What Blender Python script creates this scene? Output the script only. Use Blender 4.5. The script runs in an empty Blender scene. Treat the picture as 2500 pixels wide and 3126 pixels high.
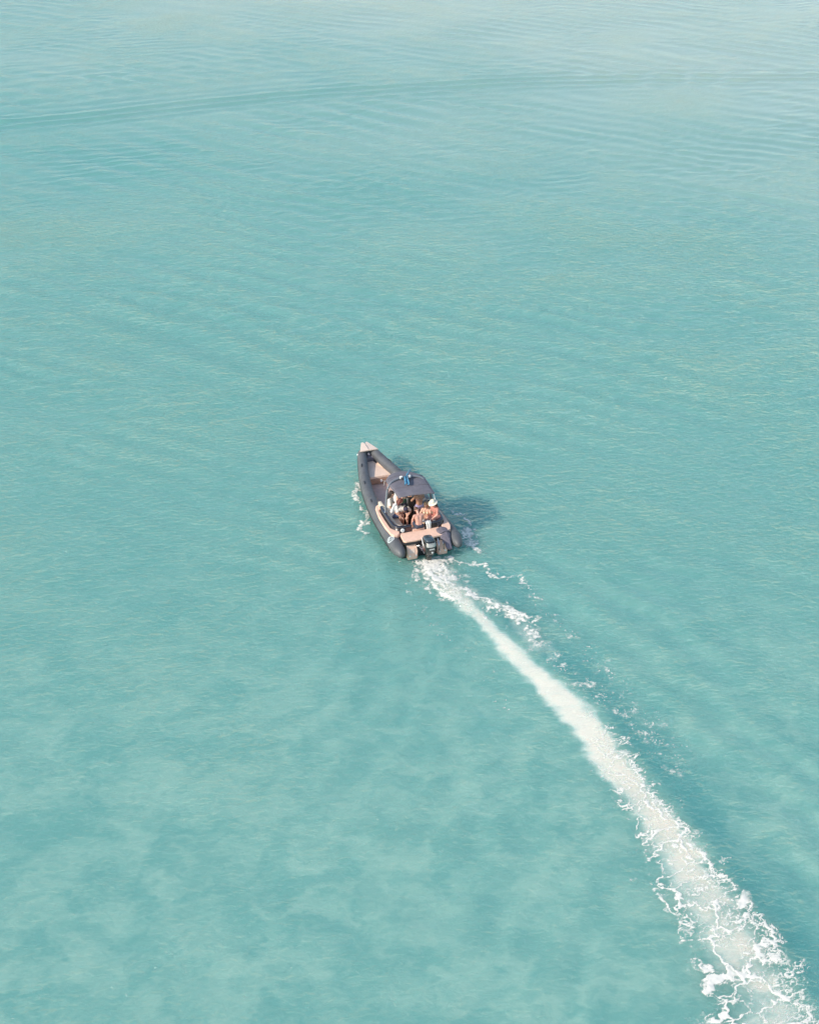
import bpy, bmesh, math, random
import numpy as np
from mathutils import Vector, Matrix, noise as mnoise

random.seed(7)
rng = np.random.default_rng(11)
R = math.radians
scene = bpy.context.scene
COL = scene.collection

# ------------------------------------------------------------------ camera, sky, sun, exposure
cam_d = bpy.data.cameras.new("camera")
cam = bpy.data.objects.new("camera", cam_d)
COL.objects.link(cam)
cam.location = (0.0, 0.0, 31.2)
cam.rotation_euler = (R(90.0 - 29.5), 0.0, 0.0)
cam_d.sensor_fit = 'VERTICAL'
cam_d.sensor_width = 36.0
cam_d.sensor_height = 36.0
cam_d.angle = R(35.0)
cam_d.clip_start = 0.5
cam_d.clip_end = 20000.0
scene.camera = cam

SUN_DIR = Vector((-0.716, -0.437, 0.545)).normalized()      # towards the sun
SUN_EL = math.asin(SUN_DIR.z)
SUN_AZ = math.atan2(SUN_DIR.x, SUN_DIR.y) % (2 * math.pi)

world = bpy.data.worlds.new("World")
scene.world = world
world.use_nodes = True
wn = world.node_tree
for n in list(wn.nodes):
    wn.nodes.remove(n)
w_out = wn.nodes.new('ShaderNodeOutputWorld')
w_bg = wn.nodes.new('ShaderNodeBackground')
w_sky = wn.nodes.new('ShaderNodeTexSky')
w_sky.sky_type = 'NISHITA'
w_sky.sun_disc = False
w_sky.sun_elevation = SUN_EL
w_sky.sun_rotation = SUN_AZ
w_sky.altitude = 0
w_sky.air_density = 1.2
w_sky.dust_density = 1.0
w_sky.ozone_density = 1.2
w_bg.inputs['Strength'].default_value = 0.15
wn.links.new(w_sky.outputs[0], w_bg.inputs['Color'])
wn.links.new(w_bg.outputs[0], w_out.inputs['Surface'])

sun_d = bpy.data.lights.new("sun", 'SUN')
sun = bpy.data.objects.new("sun", sun_d)
COL.objects.link(sun)
sun_d.energy = 2.6
sun_d.angle = R(0.55)
sun_d.color = (1.0, 0.90, 0.77)
sun.rotation_euler = SUN_DIR.to_track_quat('Z', 'Y').to_euler()

scene.view_settings.view_transform = 'Standard'
scene.view_settings.look = 'None'
scene.view_settings.exposure = 0.52
scene.view_settings.gamma = 1.0
scene.view_settings.use_curve_mapping = False
scene.render.engine = 'CYCLES'
scene.cycles.max_bounces = 6
scene.cycles.transparent_max_bounces = 12
scene.cycles.caustics_reflective = False
scene.cycles.caustics_refractive = False
scene.cycles.sample_clamp_indirect = 6.0
scene.cycles.use_denoising = True

# ------------------------------------------------------------------ numpy noise
_perm = rng.permutation(512).astype(np.int64)
_perm = np.concatenate([_perm, _perm, _perm])
_gr = rng.uniform(0, 2 * np.pi, 512)
_gx, _gy = np.cos(_gr), np.sin(_gr)
_rx, _ry = rng.uniform(0, 1, 512), rng.uniform(0, 1, 512)


def _hash(i, j):
    return _perm[_perm[i % 512] + (j % 512)]


def gnoise(x, y):
    i = np.floor(x).astype(np.int64)
    j = np.floor(y).astype(np.int64)
    fx, fy = x - i, y - j
    u = fx * fx * fx * (fx * (fx * 6 - 15) + 10)
    v = fy * fy * fy * (fy * (fy * 6 - 15) + 10)
    out = 0

    def g(di, dj):
        h = _hash(i + di, j + dj)
        return _gx[h] * (fx - di) + _gy[h] * (fy - dj)
    a = g(0, 0) * (1 - u) + g(1, 0) * u
    b = g(0, 1) * (1 - u) + g(1, 1) * u
    return (a * (1 - v) + b * v) * 1.5


def fbm(x, y, o=4, gain=0.5):
    s, a, t = 0, 1.0, 0.0
    for k in range(o):
        s = s + a * gnoise(x * 2 ** k + 17.3 * k, y * 2 ** k - 9.1 * k)
        t += a
        a *= gain
    return s / t


def worley_edge(x, y):
    """F2-F1 of jittered cells: near 0 along the cell walls"""
    i = np.floor(x).astype(np.int64)
    j = np.floor(y).astype(np.int64)
    f1 = np.full(x.shape, 9.0)
    f2 = np.full(x.shape, 9.0)
    for di in (-1, 0, 1):
        for dj in (-1, 0, 1):
            h = _hash(i + di, j + dj)
            d = np.hypot(i + di + _rx[h] - x, j + dj + _ry[h] - y)
            f2 = np.where(d < f1, f1, np.minimum(f2, d))
            f1 = np.minimum(f1, d)
    return f2 - f1


def sstep(a, b, x):
    t = np.clip((x - a) / (b - a), 0, 1)
    return t * t * (3 - 2 * t)


def path_field(X, Y, pts, widths=None):
    """nearest point of a polyline: distance, side (+ = to the right of travel), arc parameter 0..1, width there"""
    pts = np.asarray(pts, float)
    seg = np.hypot(*(pts[1:] - pts[:-1]).T)
    cum = np.concatenate([[0], np.cumsum(seg)])
    best = np.full(X.shape, 1e9)
    sgn = np.zeros(X.shape)
    par = np.zeros(X.shape)
    for k in range(len(seg)):
        ax, ay = pts[k]
        dx, dy = (pts[k + 1] - pts[k]) / seg[k]
        rx, ry = X - ax, Y - ay
        lo = -1e9 if k == 0 else 0
        t = np.clip(rx * dx + ry * dy, 0, seg[k])
        qx, qy = rx - t * dx, ry - t * dy
        d = np.hypot(qx, qy)
        m = d < best
        best = np.where(m, d, best)
        sgn = np.where(m, np.sign(rx * dy - ry * dx), sgn)
        par = np.where(m, cum[k] + t, par)
    w = None if widths is None else np.interp(par, cum, widths)
    return best, sgn, par, cum[-1], w


# ------------------------------------------------------------------ where the boat is
HD = R(19.3)
BOAT_ORG = np.array([0.635, 51.95])
BOAT_MAT = Matrix.Translation((BOAT_ORG[0], BOAT_ORG[1], 0.0)) @ Matrix.Rotation(R(90) + HD, 4, 'Z')
FWD = np.array([-math.sin(HD), math.cos(HD)])
PORT = np.array([-math.cos(HD), -math.sin(HD)])

# prop wash: left and right edges on the water (metres), from the engine back past the frame
WASH_L = np.array([[0.15, 51.6], [0.30, 50.49], [2.04, 47.65], [3.3, 44.75], [4.53, 42.11], [5.44, 39.67], [6.28, 37.43], [6.72, 35.36],
                   [6.97, 33.43], [7.38, 31.65], [7.61, 29.98], [7.75, 28.4], [8.4, 24.0], [9.2, 18.0]])
WASH_R = np.array([[1.45, 51.6], [1.85, 50.49], [2.79, 47.65], [4.42, 44.75], [5.98, 42.11], [6.83, 39.67], [7.68, 37.43], [8.47, 35.36],
                   [9.08, 33.43], [9.76, 31.65], [10.04, 29.98], [10.3, 28.4], [11.4, 24.0], [13.0, 18.0]])
WASH_C = (WASH_L + WASH_R) / 2
WASH_W = np.hypot(*(WASH_R - WASH_L).T) / 2 * 0.92
ARM_B = [[1.5, 50.6], [2.34, 48.98], [3.08, 48.41], [3.63, 47.8], [4.07, 46.75], [4.78, 45.31], [5.32, 44.21], [6.13, 42.88], [7.12, 41.9], [8.0, 39.5], [8.6, 37.6]]
ARM_C = [[1.58, 51.76], [2.06, 51.33], [2.47, 51.05], [3.0, 50.71], [3.58, 50.32], [4.1, 49.9], [4.5, 49.0], [4.9, 48.0], [5.5, 46.75], [6.2, 45.03], [7.3, 42.62], [8.2, 40.5], [8.9, 38.5]]
SPLASH_S2 = [[1.75, 53.0], [2.25, 52.76], [2.46, 52.52], [2.67, 52.23], [3.05, 51.92], [3.3, 51.6]]
ARM_D = [[0.95, 50.3], [1.35, 49.75], [2.23, 49.14], [2.8, 48.75], [3.25, 48.39], [3.5, 48.0], [4.01, 47.65], [4.44, 47.23], [4.9, 46.6]]
EDGE_L = [[0.30, 51.3], [0.12, 50.71], [0.22, 50.1], [0.45, 49.5]]
ARM_L = [[-0.6, 51.4], [-0.35, 50.6], [0.1, 49.4], [0.5, 48.0], [1.2, 46.6], [2.0, 45.2], [2.9, 43.0], [3.6, 40.5]]
SPLASH_P = [[-2.05, 57.62], [-1.93, 56.9], [-2.13, 56.55], [-2.05, 56.17], [-1.85, 55.7], [-1.66, 55.25], [-1.52, 54.95], [-1.69, 54.41], [-1.88, 53.71], [-1.85, 52.8]]
SPLASH_P2 = [[-1.62, 53.6], [-1.21, 53.31], [-0.92, 53.03], [-0.55, 52.2], [-0.35, 51.5]]
SPLASH_S = [[1.35, 55.3], [1.8, 55.15], [2.26, 54.69], [2.36, 54.1], [2.2, 53.3], [2.42, 52.75], [2.75, 52.5], [3.05, 51.8]]
FAR = [[-60, 86], [-40, 101.5], [-27.51, 107.7], [-21.49, 109.86], [-15.36, 112.6], [-8.85, 115.02], [-0.07, 117.44], [8.29, 119.0], [18.88, 120.0], [30.25, 120.2], [60, 119.0]]


def wave(X, Y, lam, crest_deg, phase=0.0, warp=0.25, wl=6.0):
    n = R(crest_deg + 90)
    s = X * math.cos(n) + Y * math.sin(n)
    s = s + warp * lam * 1.6 * fbm(X / wl + phase, Y / wl - phase, 2)
    return np.sin(2 * np.pi * s / lam + phase)


def water_height(X, Y):
    h = np.zeros(X.shape)
    far = sstep(45, 80, Y)
    # slanting swell over the middle and far water, in uneven trains
    e1 = sstep(-0.25, 0.45, fbm(X / 17 + 3, Y / 15 + 1, 2))
    h += (0.006 + 0.017 * far) * e1 * wave(X, Y, 2.35, -37, 0.3, 0.3, 9)
    e2 = sstep(-0.3, 0.5, fbm(X / 13 - 8, Y / 11 + 4, 2))
    h += (0.009 + 0.015 * far) * e2 * wave(X, Y, 1.55, -30, 1.3, 0.35, 7)
    h += (0.004 + 0.007 * far) * wave(X, Y, 3.7, -20, 2.1, 0.4, 14) * sstep(-0.4, 0.4, fbm(X / 20, Y / 20 + 9, 2))
    h += (0.008 + 0.005 * far) * wave(X, Y, 1.05, 12, 4.4, 0.5, 4) * sstep(-0.3, 0.5, fbm(X / 8 + 5, Y / 8, 2))
    h += 0.007 * wave(X, Y, 0.78, 35, 5.4, 0.5, 3) * sstep(-0.3, 0.5, fbm(X / 6 - 5, Y / 6, 2))
    # the far wake: three close crests, weaker trains beyond it, feathered waves on this side
    d, sg, par, tot, _ = path_field(X, Y, FAR)
    dd = d * sg                                   # + on this side (to the right of travel)
    crest = np.exp(-((dd + 0.5) / 2.2) ** 2) * np.cos(2 * np.pi * dd / 1.40)
    h += 0.058 * crest * (0.80 + 0.4 * fbm(par / 6, dd, 2)) * (1 - 0.15 * sstep(0, 28, X))
    crest2 = sstep(-1, -4, dd) * sstep(-22, -6, dd) * np.cos(2 * np.pi * (dd * 1.0 + 0.035 * par * sstep(-2, -12, dd)) / 1.9)
    h += 0.017 * crest2 * sstep(8, -24, X)
    env = sstep(1.2, 3.5, dd) * sstep(20, 7, dd) * sstep(18, -6, X) * sstep(-40, -24, X)
    h += 0.028 * env * wave(X, Y, 2.3, -38.5, 0.0, 0.08, 9)
    # the boat's own waves: crests trailing off to both sides of the wash
    d, sg, par, tot, w = path_field(X, Y, WASH_C, WASH_W)
    rel = d - w
    er = sstep(0.6, 2.5, rel) * sstep(11, 4, rel) * sstep(0.0, 3.0, par)
    right = er * (sg < 0)
    left = er * (sg > 0)
    h += 0.040 * right * wave(X, Y, 1.75, -54, 0.5, 0.40, 4) * (0.6 + 0.9 * fbm(X / 2.5, Y / 2.5, 2))
    h += 0.020 * left * wave(X, Y, 1.4, -112, 0.9, 0.5, 3)
    # churned hump of the wash
    h += 0.05 * sstep(1.1, 0.4, d / np.maximum(w, .1)) * sstep(0, 1.0, par) * sstep(14, 3, par) * (0.6 + 0.5 * fbm(X * 1.3, Y * 1.3, 3))
    # waves thrown off the hull
    bx = (X - BOAT_ORG[0]) * FWD[0] + (Y - BOAT_ORG[1]) * FWD[1]
    by = (X - BOAT_ORG[0]) * PORT[0] + (Y - BOAT_ORG[1]) * PORT[1]
    hb = np.interp(bx, [-6, 0, 3, 5.5, 7.3], [2.9, 1.5, 1.35, 0.95, 0.1])
    side = np.abs(by) - hb
    h += 0.06 * np.exp(-((side - 0.12) / 0.35) ** 2) * sstep(7.2, 5.5, bx) * sstep(-5, 0.5, bx) * (0.7 + 0.6 * fbm(X * 1.1, Y * 1.1, 2))
    h = h * 1.35
    edge = sstep(75, 45, np.abs(X)) * sstep(8, 18, Y) * sstep(185, 150, Y)
    return h * edge


# ------------------------------------------------------------------ material helpers
def new_mat(name):
    m = bpy.data.materials.new(name)
    m.use_nodes = True
    nt = m.node_tree
    for n in list(nt.nodes):
        nt.nodes.remove(n)
    out = nt.nodes.new('ShaderNodeOutputMaterial')
    return m, nt, out


class NT:
    """terse node building"""
    def __init__(self, nt):
        self.nt = nt

    def n(self, typ, **kw):
        nd = self.nt.nodes.new(typ)
        for k, v in kw.items():
            setattr(nd, k, v)
        return nd

    def put(self, sock, v):
        if hasattr(v, 'links'):
            self.nt.links.new(v, sock)
        else:
            sock.default_value = v

    def math(self, op, a, b=0.0, c=None, clamp=False):
        nd = self.n('ShaderNodeMath', operation=op, use_clamp=clamp)
        self.put(nd.inputs[0], a)
        self.put(nd.inputs[1], b)
        if c is not None:
            self.put(nd.inputs[2], c)
        return nd.outputs[0]

    def vmath(self, op, a, b=None, scale=None):
        nd = self.n('ShaderNodeVectorMath', operation=op)
        self.put(nd.inputs[0], a)
        if b is not None:
            self.put(nd.inputs[1], b)
        if scale is not None:
            self.put(nd.inputs['Scale'], scale)
        return nd.outputs[0]

    def mapping(self, vec, loc=(0, 0, 0), rot=(0, 0, 0), scale=(1, 1, 1)):
        nd = self.n('ShaderNodeMapping')
        self.put(nd.inputs['Vector'], vec)
        nd.inputs['Location'].default_value = loc
        nd.inputs['Rotation'].default_value = rot
        nd.inputs['Scale'].default_value = scale
        return nd.outputs[0]

    def noise(self, vec, scale, detail=3, rough=0.5, dist=0.0, color=False):
        nd = self.n('ShaderNodeTexNoise')
        self.put(nd.inputs['Vector'], vec)
        nd.inputs['Scale'].default_value = scale
        nd.inputs['Detail'].default_value = detail
        nd.inputs['Roughness'].default_value = rough
        nd.inputs['Distortion'].default_value = dist
        return nd.outputs['Color' if color else 'Fac']

    def rng(self, v, a, b, c=0.0, d=1.0, smooth=True):
        nd = self.n('ShaderNodeMapRange', interpolation_type='SMOOTHSTEP' if smooth else 'LINEAR')
        self.put(nd.inputs['Value'], v)
        nd.inputs['From Min'].default_value = a
        nd.inputs['From Max'].default_value = b
        nd.inputs['To Min'].default_value = c
        nd.inputs['To Max'].default_value = d
        return nd.outputs[0]

    def mix(self, f, a, b):
        nd = self.n('ShaderNodeMix', data_type='RGBA')
        self.put(nd.inputs[0], f)
        self.put(nd.inputs[6], a)
        self.put(nd.inputs[7], b)
        return nd.outputs[2]

    def attr(self, name):
        return self.n('ShaderNodeAttribute', attribute_name=name).outputs['Fac']


def simple_mat(name, color, rough=0.5, metal=0.0, var=0.12, scale=6.0, bump=0.0, bscale=40.0, coat=0.0, spec=0.5):
    m, nt, out = new_mat(name)
    t = NT(nt)
    b = t.n('ShaderNodeBsdfPrincipled')
    co = t.n('ShaderNodeTexCoord').outputs['Object']
    f = t.rng(t.noise(co, scale, 4, 0.6), 0.3, 0.7)
    c0 = tuple(max(0.0, c * (1 - var)) for c in color) + (1,)
    c1 = tuple(min(1.0, c * (1 + var)) for c in color) + (1,)
    t.put(b.inputs['Base Color'], t.mix(f, c0, c1))
    t.put(b.inputs['Roughness'], t.rng(t.noise(co, scale * 2.3, 3), 0.3, 0.7, max(0.02, rough - 0.08), min(1, rough + 0.08)))
    b.inputs['Metallic'].default_value = metal
    b.inputs['Coat Weight'].default_value = coat
    b.inputs['Coat Roughness'].default_value = 0.08
    b.inputs['Specular IOR Level'].default_value = spec
    if bump:
        bp = t.n('ShaderNodeBump')
        bp.inputs['Strength'].default_value = 0.6
        bp.inputs['Distance'].default_value = bump
        t.put(bp.inputs['Height'], t.noise(co, bscale, 3))
        t.put(b.inputs['Normal'], bp.outputs[0])
    nt.links.new(b.outputs[0], out.inputs['Surface'])
    return m


# ------------------------------------------------------------------ water
def water_material():
    m, nt, out = new_mat("sea_water")
    t = NT(nt)
    pos = t.n('ShaderNodeNewGeometry').outputs['Position']
    flat = t.vmath('MULTIPLY', pos, (1, 1, 0))
    # the bottom and the drifting silt are seen through the wrinkled surface: shift the lookup
    w1 = t.vmath('SUBTRACT', t.noise(flat, 0.9, 3, 0.55, color=True), (0.5, 0.5, 0.5))
    w2 = t.vmath('SUBTRACT', t.noise(t.mapping(flat, rot=(0, 0, R(-20)), scale=(0.7, 1.2, 1)), 2.2, 3, 0.6, color=True), (0.5, 0.5, 0.5))
    look = t.vmath('ADD', t.vmath('ADD', flat, t.vmath('SCALE', w1, scale=1.7)), t.vmath('SCALE', w2, scale=0.75))
    strm = t.mapping(look, rot=(0, 0, R(32)), scale=(0.80, 1.0, 1.0))
    big = t.noise(look, 0.045, 2, 0.5)
    mid = t.noise(strm, 0.66, 2, 0.5, 0.7)
    sml = t.noise(strm, 1.7, 3, 0.55, 0.8)
    sep = t.n('ShaderNodeSeparateXYZ')
    t.put(sep.inputs[0], look)
    near = t.rng(sep.outputs[1], 58.0, 34.0)                     # the sandy shallows begin here
    dap = t.rng(t.math('ADD', t.math('MULTIPLY', mid, 0.62), t.math('MULTIPLY', sml, 0.38)), 0.36, 0.68)
    f = t.math('ADD', t.math('MULTIPLY', t.math('SUBTRACT', dap, 0.5), t.math('ADD', t.math('MULTIPLY', near, 0.40), 0.07)),
               t.math('ADD', t.math('MULTIPLY', near, 0.22), t.math('ADD', t.math('MULTIPLY', t.math('SUBTRACT', big, 0.5), 0.30), 0.28)), clamp=True)
    deep = t.mix(f, (0.090, 0.312, 0.280, 1), (0.310, 0.508, 0.410, 1))
    # sky glare and warm glow painted into the far water, widest to the right
    far_glare = t.math('ADD', t.math('ADD', sep.outputs[1], t.math('MULTIPLY', sep.outputs[0], 0.75)), t.math('MULTIPLY', t.math('SUBTRACT', big, 0.5), 60.0))
    deep = t.mix(t.rng(far_glare, 75.0, 175.0, 0.0, 0.68), deep, (0.44, 0.50, 0.42, 1))
    clear = t.attr('clear')  # shade and weaker reflection of the wake trough, painted into the colour
    deep = t.mix(t.math('MULTIPLY', clear, 0.75, clamp=True), deep, (0.050, 0.245, 0.245, 1))
    # air bubbles carried down by the propeller whiten the water itself
    ax = t.vmath('ADD', flat, t.vmath('SCALE', w2, scale=0.25))
    an = t.math('SUBTRACT', t.noise(ax, 1.15, 5, 0.62, 0.5), 0.5)
    aer = t.math('ADD', t.attr('aeration'), t.math('MULTIPLY', an, 0.95))
    a = t.math('MULTIPLY', t.rng(aer, 0.18, 1.05), t.rng(t.attr('aeration'), 0.02, 0.2))
    col = t.mix(t.rng(a, 0.0, 0.55, smooth=False), deep, (0.49, 0.63, 0.54, 1))      # thin bubbles: pale aqua
    col = t.mix(t.rng(a, 0.45, 1.0, smooth=False), col, (0.80, 0.78, 0.64, 1))     # thick: cream

    # ripples
    r1 = t.noise(t.mapping(flat, rot=(0, 0, R(-27)), scale=(0.66, 1.05, 1)), 5.2, 2, 0.50, 0.5)
    r2 = t.noise(t.mapping(flat, rot=(0, 0, R(-10)), scale=(0.60, 1.10, 1)), 2.3, 2, 0.50, 0.7)
    r3 = t.noise(t.mapping(flat, rot=(0, 0, R(35)), scale=(0.35, 1.1, 1)), 0.75, 2, 0.5, 0.3)
    calm = t.rng(t.noise(flat, 0.13, 3, 0.5), 0.35, 0.65, 0.45, 1.0)
    sepf = t.n('ShaderNodeSeparateXYZ')
    t.put(sepf.inputs[0], flat)
    calm = t.math('MULTIPLY', calm, t.rng(sepf.outputs[1], 62.0, 105.0, 1.0, 0.32))      # less wind further out
    hgt = t.math('MULTIPLY', t.math('ADD', t.math('ADD', t.math('MULTIPLY', r1, 0.066), t.math('MULTIPLY', r2, 0.050)), t.math('MULTIPLY', r3, 0.025)), calm)
    bp = t.n('ShaderNodeBump')
    bp.inputs['Strength'].default_value = 1.0
    bp.inputs['Distance'].default_value = 3.0
    t.put(bp.inputs['Height'], hgt)
    # light coming back out of the water does not feel the small ripples, the mirror of the surface does
    b = t.n('ShaderNodeBsdfPrincipled', subsurface_method='BURLEY')
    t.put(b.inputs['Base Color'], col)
    b.inputs['Subsurface Weight'].default_value = 0.85
    b.inputs['Subsurface Radius'].default_value = (0.35, 0.8, 0.8)
    b.inputs['Subsurface Scale'].default_value = 2.6
    b.inputs['Roughness'].default_value = 0.5
    b.inputs['Specular IOR Level'].default_value = 0.0
    b.inputs['IOR'].default_value = 1.333
    b.inputs['Coat Weight'].default_value = 1.0
    b.inputs['Coat IOR'].default_value = 1.36
    b.inputs['Coat Roughness'].default_value = 0.05
    bs = t.n('ShaderNodeBump')
    bs.inputs['Strength'].default_value = 0.2
    bs.inputs['Distance'].default_value = 1.0
    t.put(bs.inputs['Height'], hgt)
    t.put(b.inputs['Normal'], bs.outputs[0])
    t.put(b.inputs['Coat Normal'], bp.outputs[0])
    nt.links.new(b.outputs[0], out.inputs['Surface'])
    return m


def grow(a, b, first, ratio):
    """coordinates from a towards b with growing steps (a excluded)"""
    out, p, s = [], a, first
    sg = 1 if b > a else -1
    while (b - p) * sg > 0:
        s *= ratio
        p += sg * s
        out.append(p)
    return out


def build_grid(name, xs, ys, mat):
    X, Y = np.meshgrid(xs, ys)
    H = water_height(X, Y)
    nx, ny = len(xs), len(ys)
    co = np.stack([X, Y, H], -1).reshape(-1, 3).astype(np.float32)
    idx = np.arange(nx * ny).reshape(ny, nx)
    q = np.stack([idx[:-1, :-1], idx[:-1, 1:], idx[1:, 1:], idx[1:, :-1]], -1).reshape(-1, 4)
    me = mesh_np(name, co, q)
    me.materials.append(mat)
    return me, X, Y, H


def mesh_np(name, co, q):
    me = bpy.data.meshes.new(name)
    me.vertices.add(len(co))
    me.vertices.foreach_set('co', np.ascontiguousarray(co, np.float32).ravel())
    me.loops.add(q.size)
    me.loops.foreach_set('vertex_index', q.astype(np.int32).ravel())
    me.polygons.add(len(q))
    me.polygons.foreach_set('loop_start', np.arange(0, q.size, 4, dtype=np.int32))
    me.polygons.foreach_set('use_smooth', np.ones(len(q), bool))
    me.update(calc_edges=True)
    return me


ys_core = [24.0]
while ys_core[-1] < 152:
    ys_core.append(ys_core[-1] + 0.085 + 0.0010 * (ys_core[-1] - 24))
xs_core = list(np.arange(-42, 42.001, 0.15))
ys = sorted(grow(24, -4000, 0.1, 1.35)) + ys_core + grow(ys_core[-1], 9000, 0.3, 1.3)
xs = sorted(grow(-42, -6000, 0.15, 1.3)) + xs_core + grow(42, 6000, 0.15, 1.3)
xs, ys = np.array(xs), np.array(ys)
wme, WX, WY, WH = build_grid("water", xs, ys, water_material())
d, sg, par, tot, w = path_field(WX, WY, WASH_C, WASH_W)
u = d / np.maximum(w, 0.05)
nz = fbm(WX * 0.9, WY * 0.9, 3)
strength = np.interp(par, [0, 0.4, 2.0, 4.5, 8.5, 12.5, 16, 19, 24, 40], [0.0, 0.6, 0.70, 0.85, 1.05, 1.02, 0.90, 0.72, 0.60, 0.5])
aer = strength * sstep(1.36, 0.25, u + 0.34 * nz + 0.22 * fbm(WX * 2.6, WY * 2.6, 3))
side_ = np.where(sg < 0, 1, -1) * np.clip(u, 0, 1)
aer = aer * (1 + 0.35 * side_ * sstep(11, 17, par)) * (1 + 0.30 * fbm(WX * 0.55 + 9, WY * 0.55, 2) * sstep(11, 17, par))
d2, _, par2, tot2, _ = path_field(WX, WY, ARM_B)
aer = np.maximum(aer, 0.42 * sstep(0.75, 0.1, d2 + 0.2 * nz) * sstep(0, 1, par2) * sstep(9.0, 5.0, par2))
off = d - w
clear = (sg < 0) * sstep(0.0, 0.5, off) * sstep(2.6, 0.5, off + 0.7 * nz) * sstep(1.0, 4, par) * 0.85  # where the trough right of the wash is painted darker
clear = np.maximum(clear, 0.6 * sstep(1.6, 0.3, np.hypot((WX - 2.9) / 1.0, (WY - 49.8) / 1.4) + 0.3 * nz))
clear = clear * (aer < 0.9)
for nm, arr in (("aeration", aer), ("clear", clear)):  # clear: the wake trough's shade and weaker reflection, painted into the colour
    at = wme.attributes.new(nm, 'FLOAT', 'POINT')
    at.data.foreach_set('value', np.ascontiguousarray(arr, np.float32).ravel())
water = bpy.data.objects.new("water", wme)
COL.objects.link(water)
water["kind"] = "structure"
water["label"] = "pale turquoise rippled sea water around the speeding boat"


# ------------------------------------------------------------------ foam
def foam_material():
    m, nt, out = new_mat("sea_foam")
    t = NT(nt)
    pos = t.n('ShaderNodeNewGeometry').outputs['Position']
    dn = t.attr('foam_amount')
    nz = t.math('SUBTRACT', t.noise(pos, 9.0, 4, 0.65), 0.5)
    a = t.rng(t.math('ADD', dn, t.math('MULTIPLY', nz, 0.35)), 0.10, 0.95)
    b = t.n('ShaderNodeBsdfPrincipled')
    t.put(b.inputs['Base Color'], t.mix(t.noise(pos, 14, 3), (0.80, 0.77, 0.68, 1), (0.88, 0.85, 0.75, 1)))
    b.inputs['Roughness'].default_value = 0.65
    b.inputs['Specular IOR Level'].default_value = 0.2
    b.inputs['Subsurface Weight'].default_value = 0.0
    t.put(b.inputs['Alpha'], a)
    nt.links.new(b.outputs[0], out.inputs['Surface'])
    return m


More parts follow.
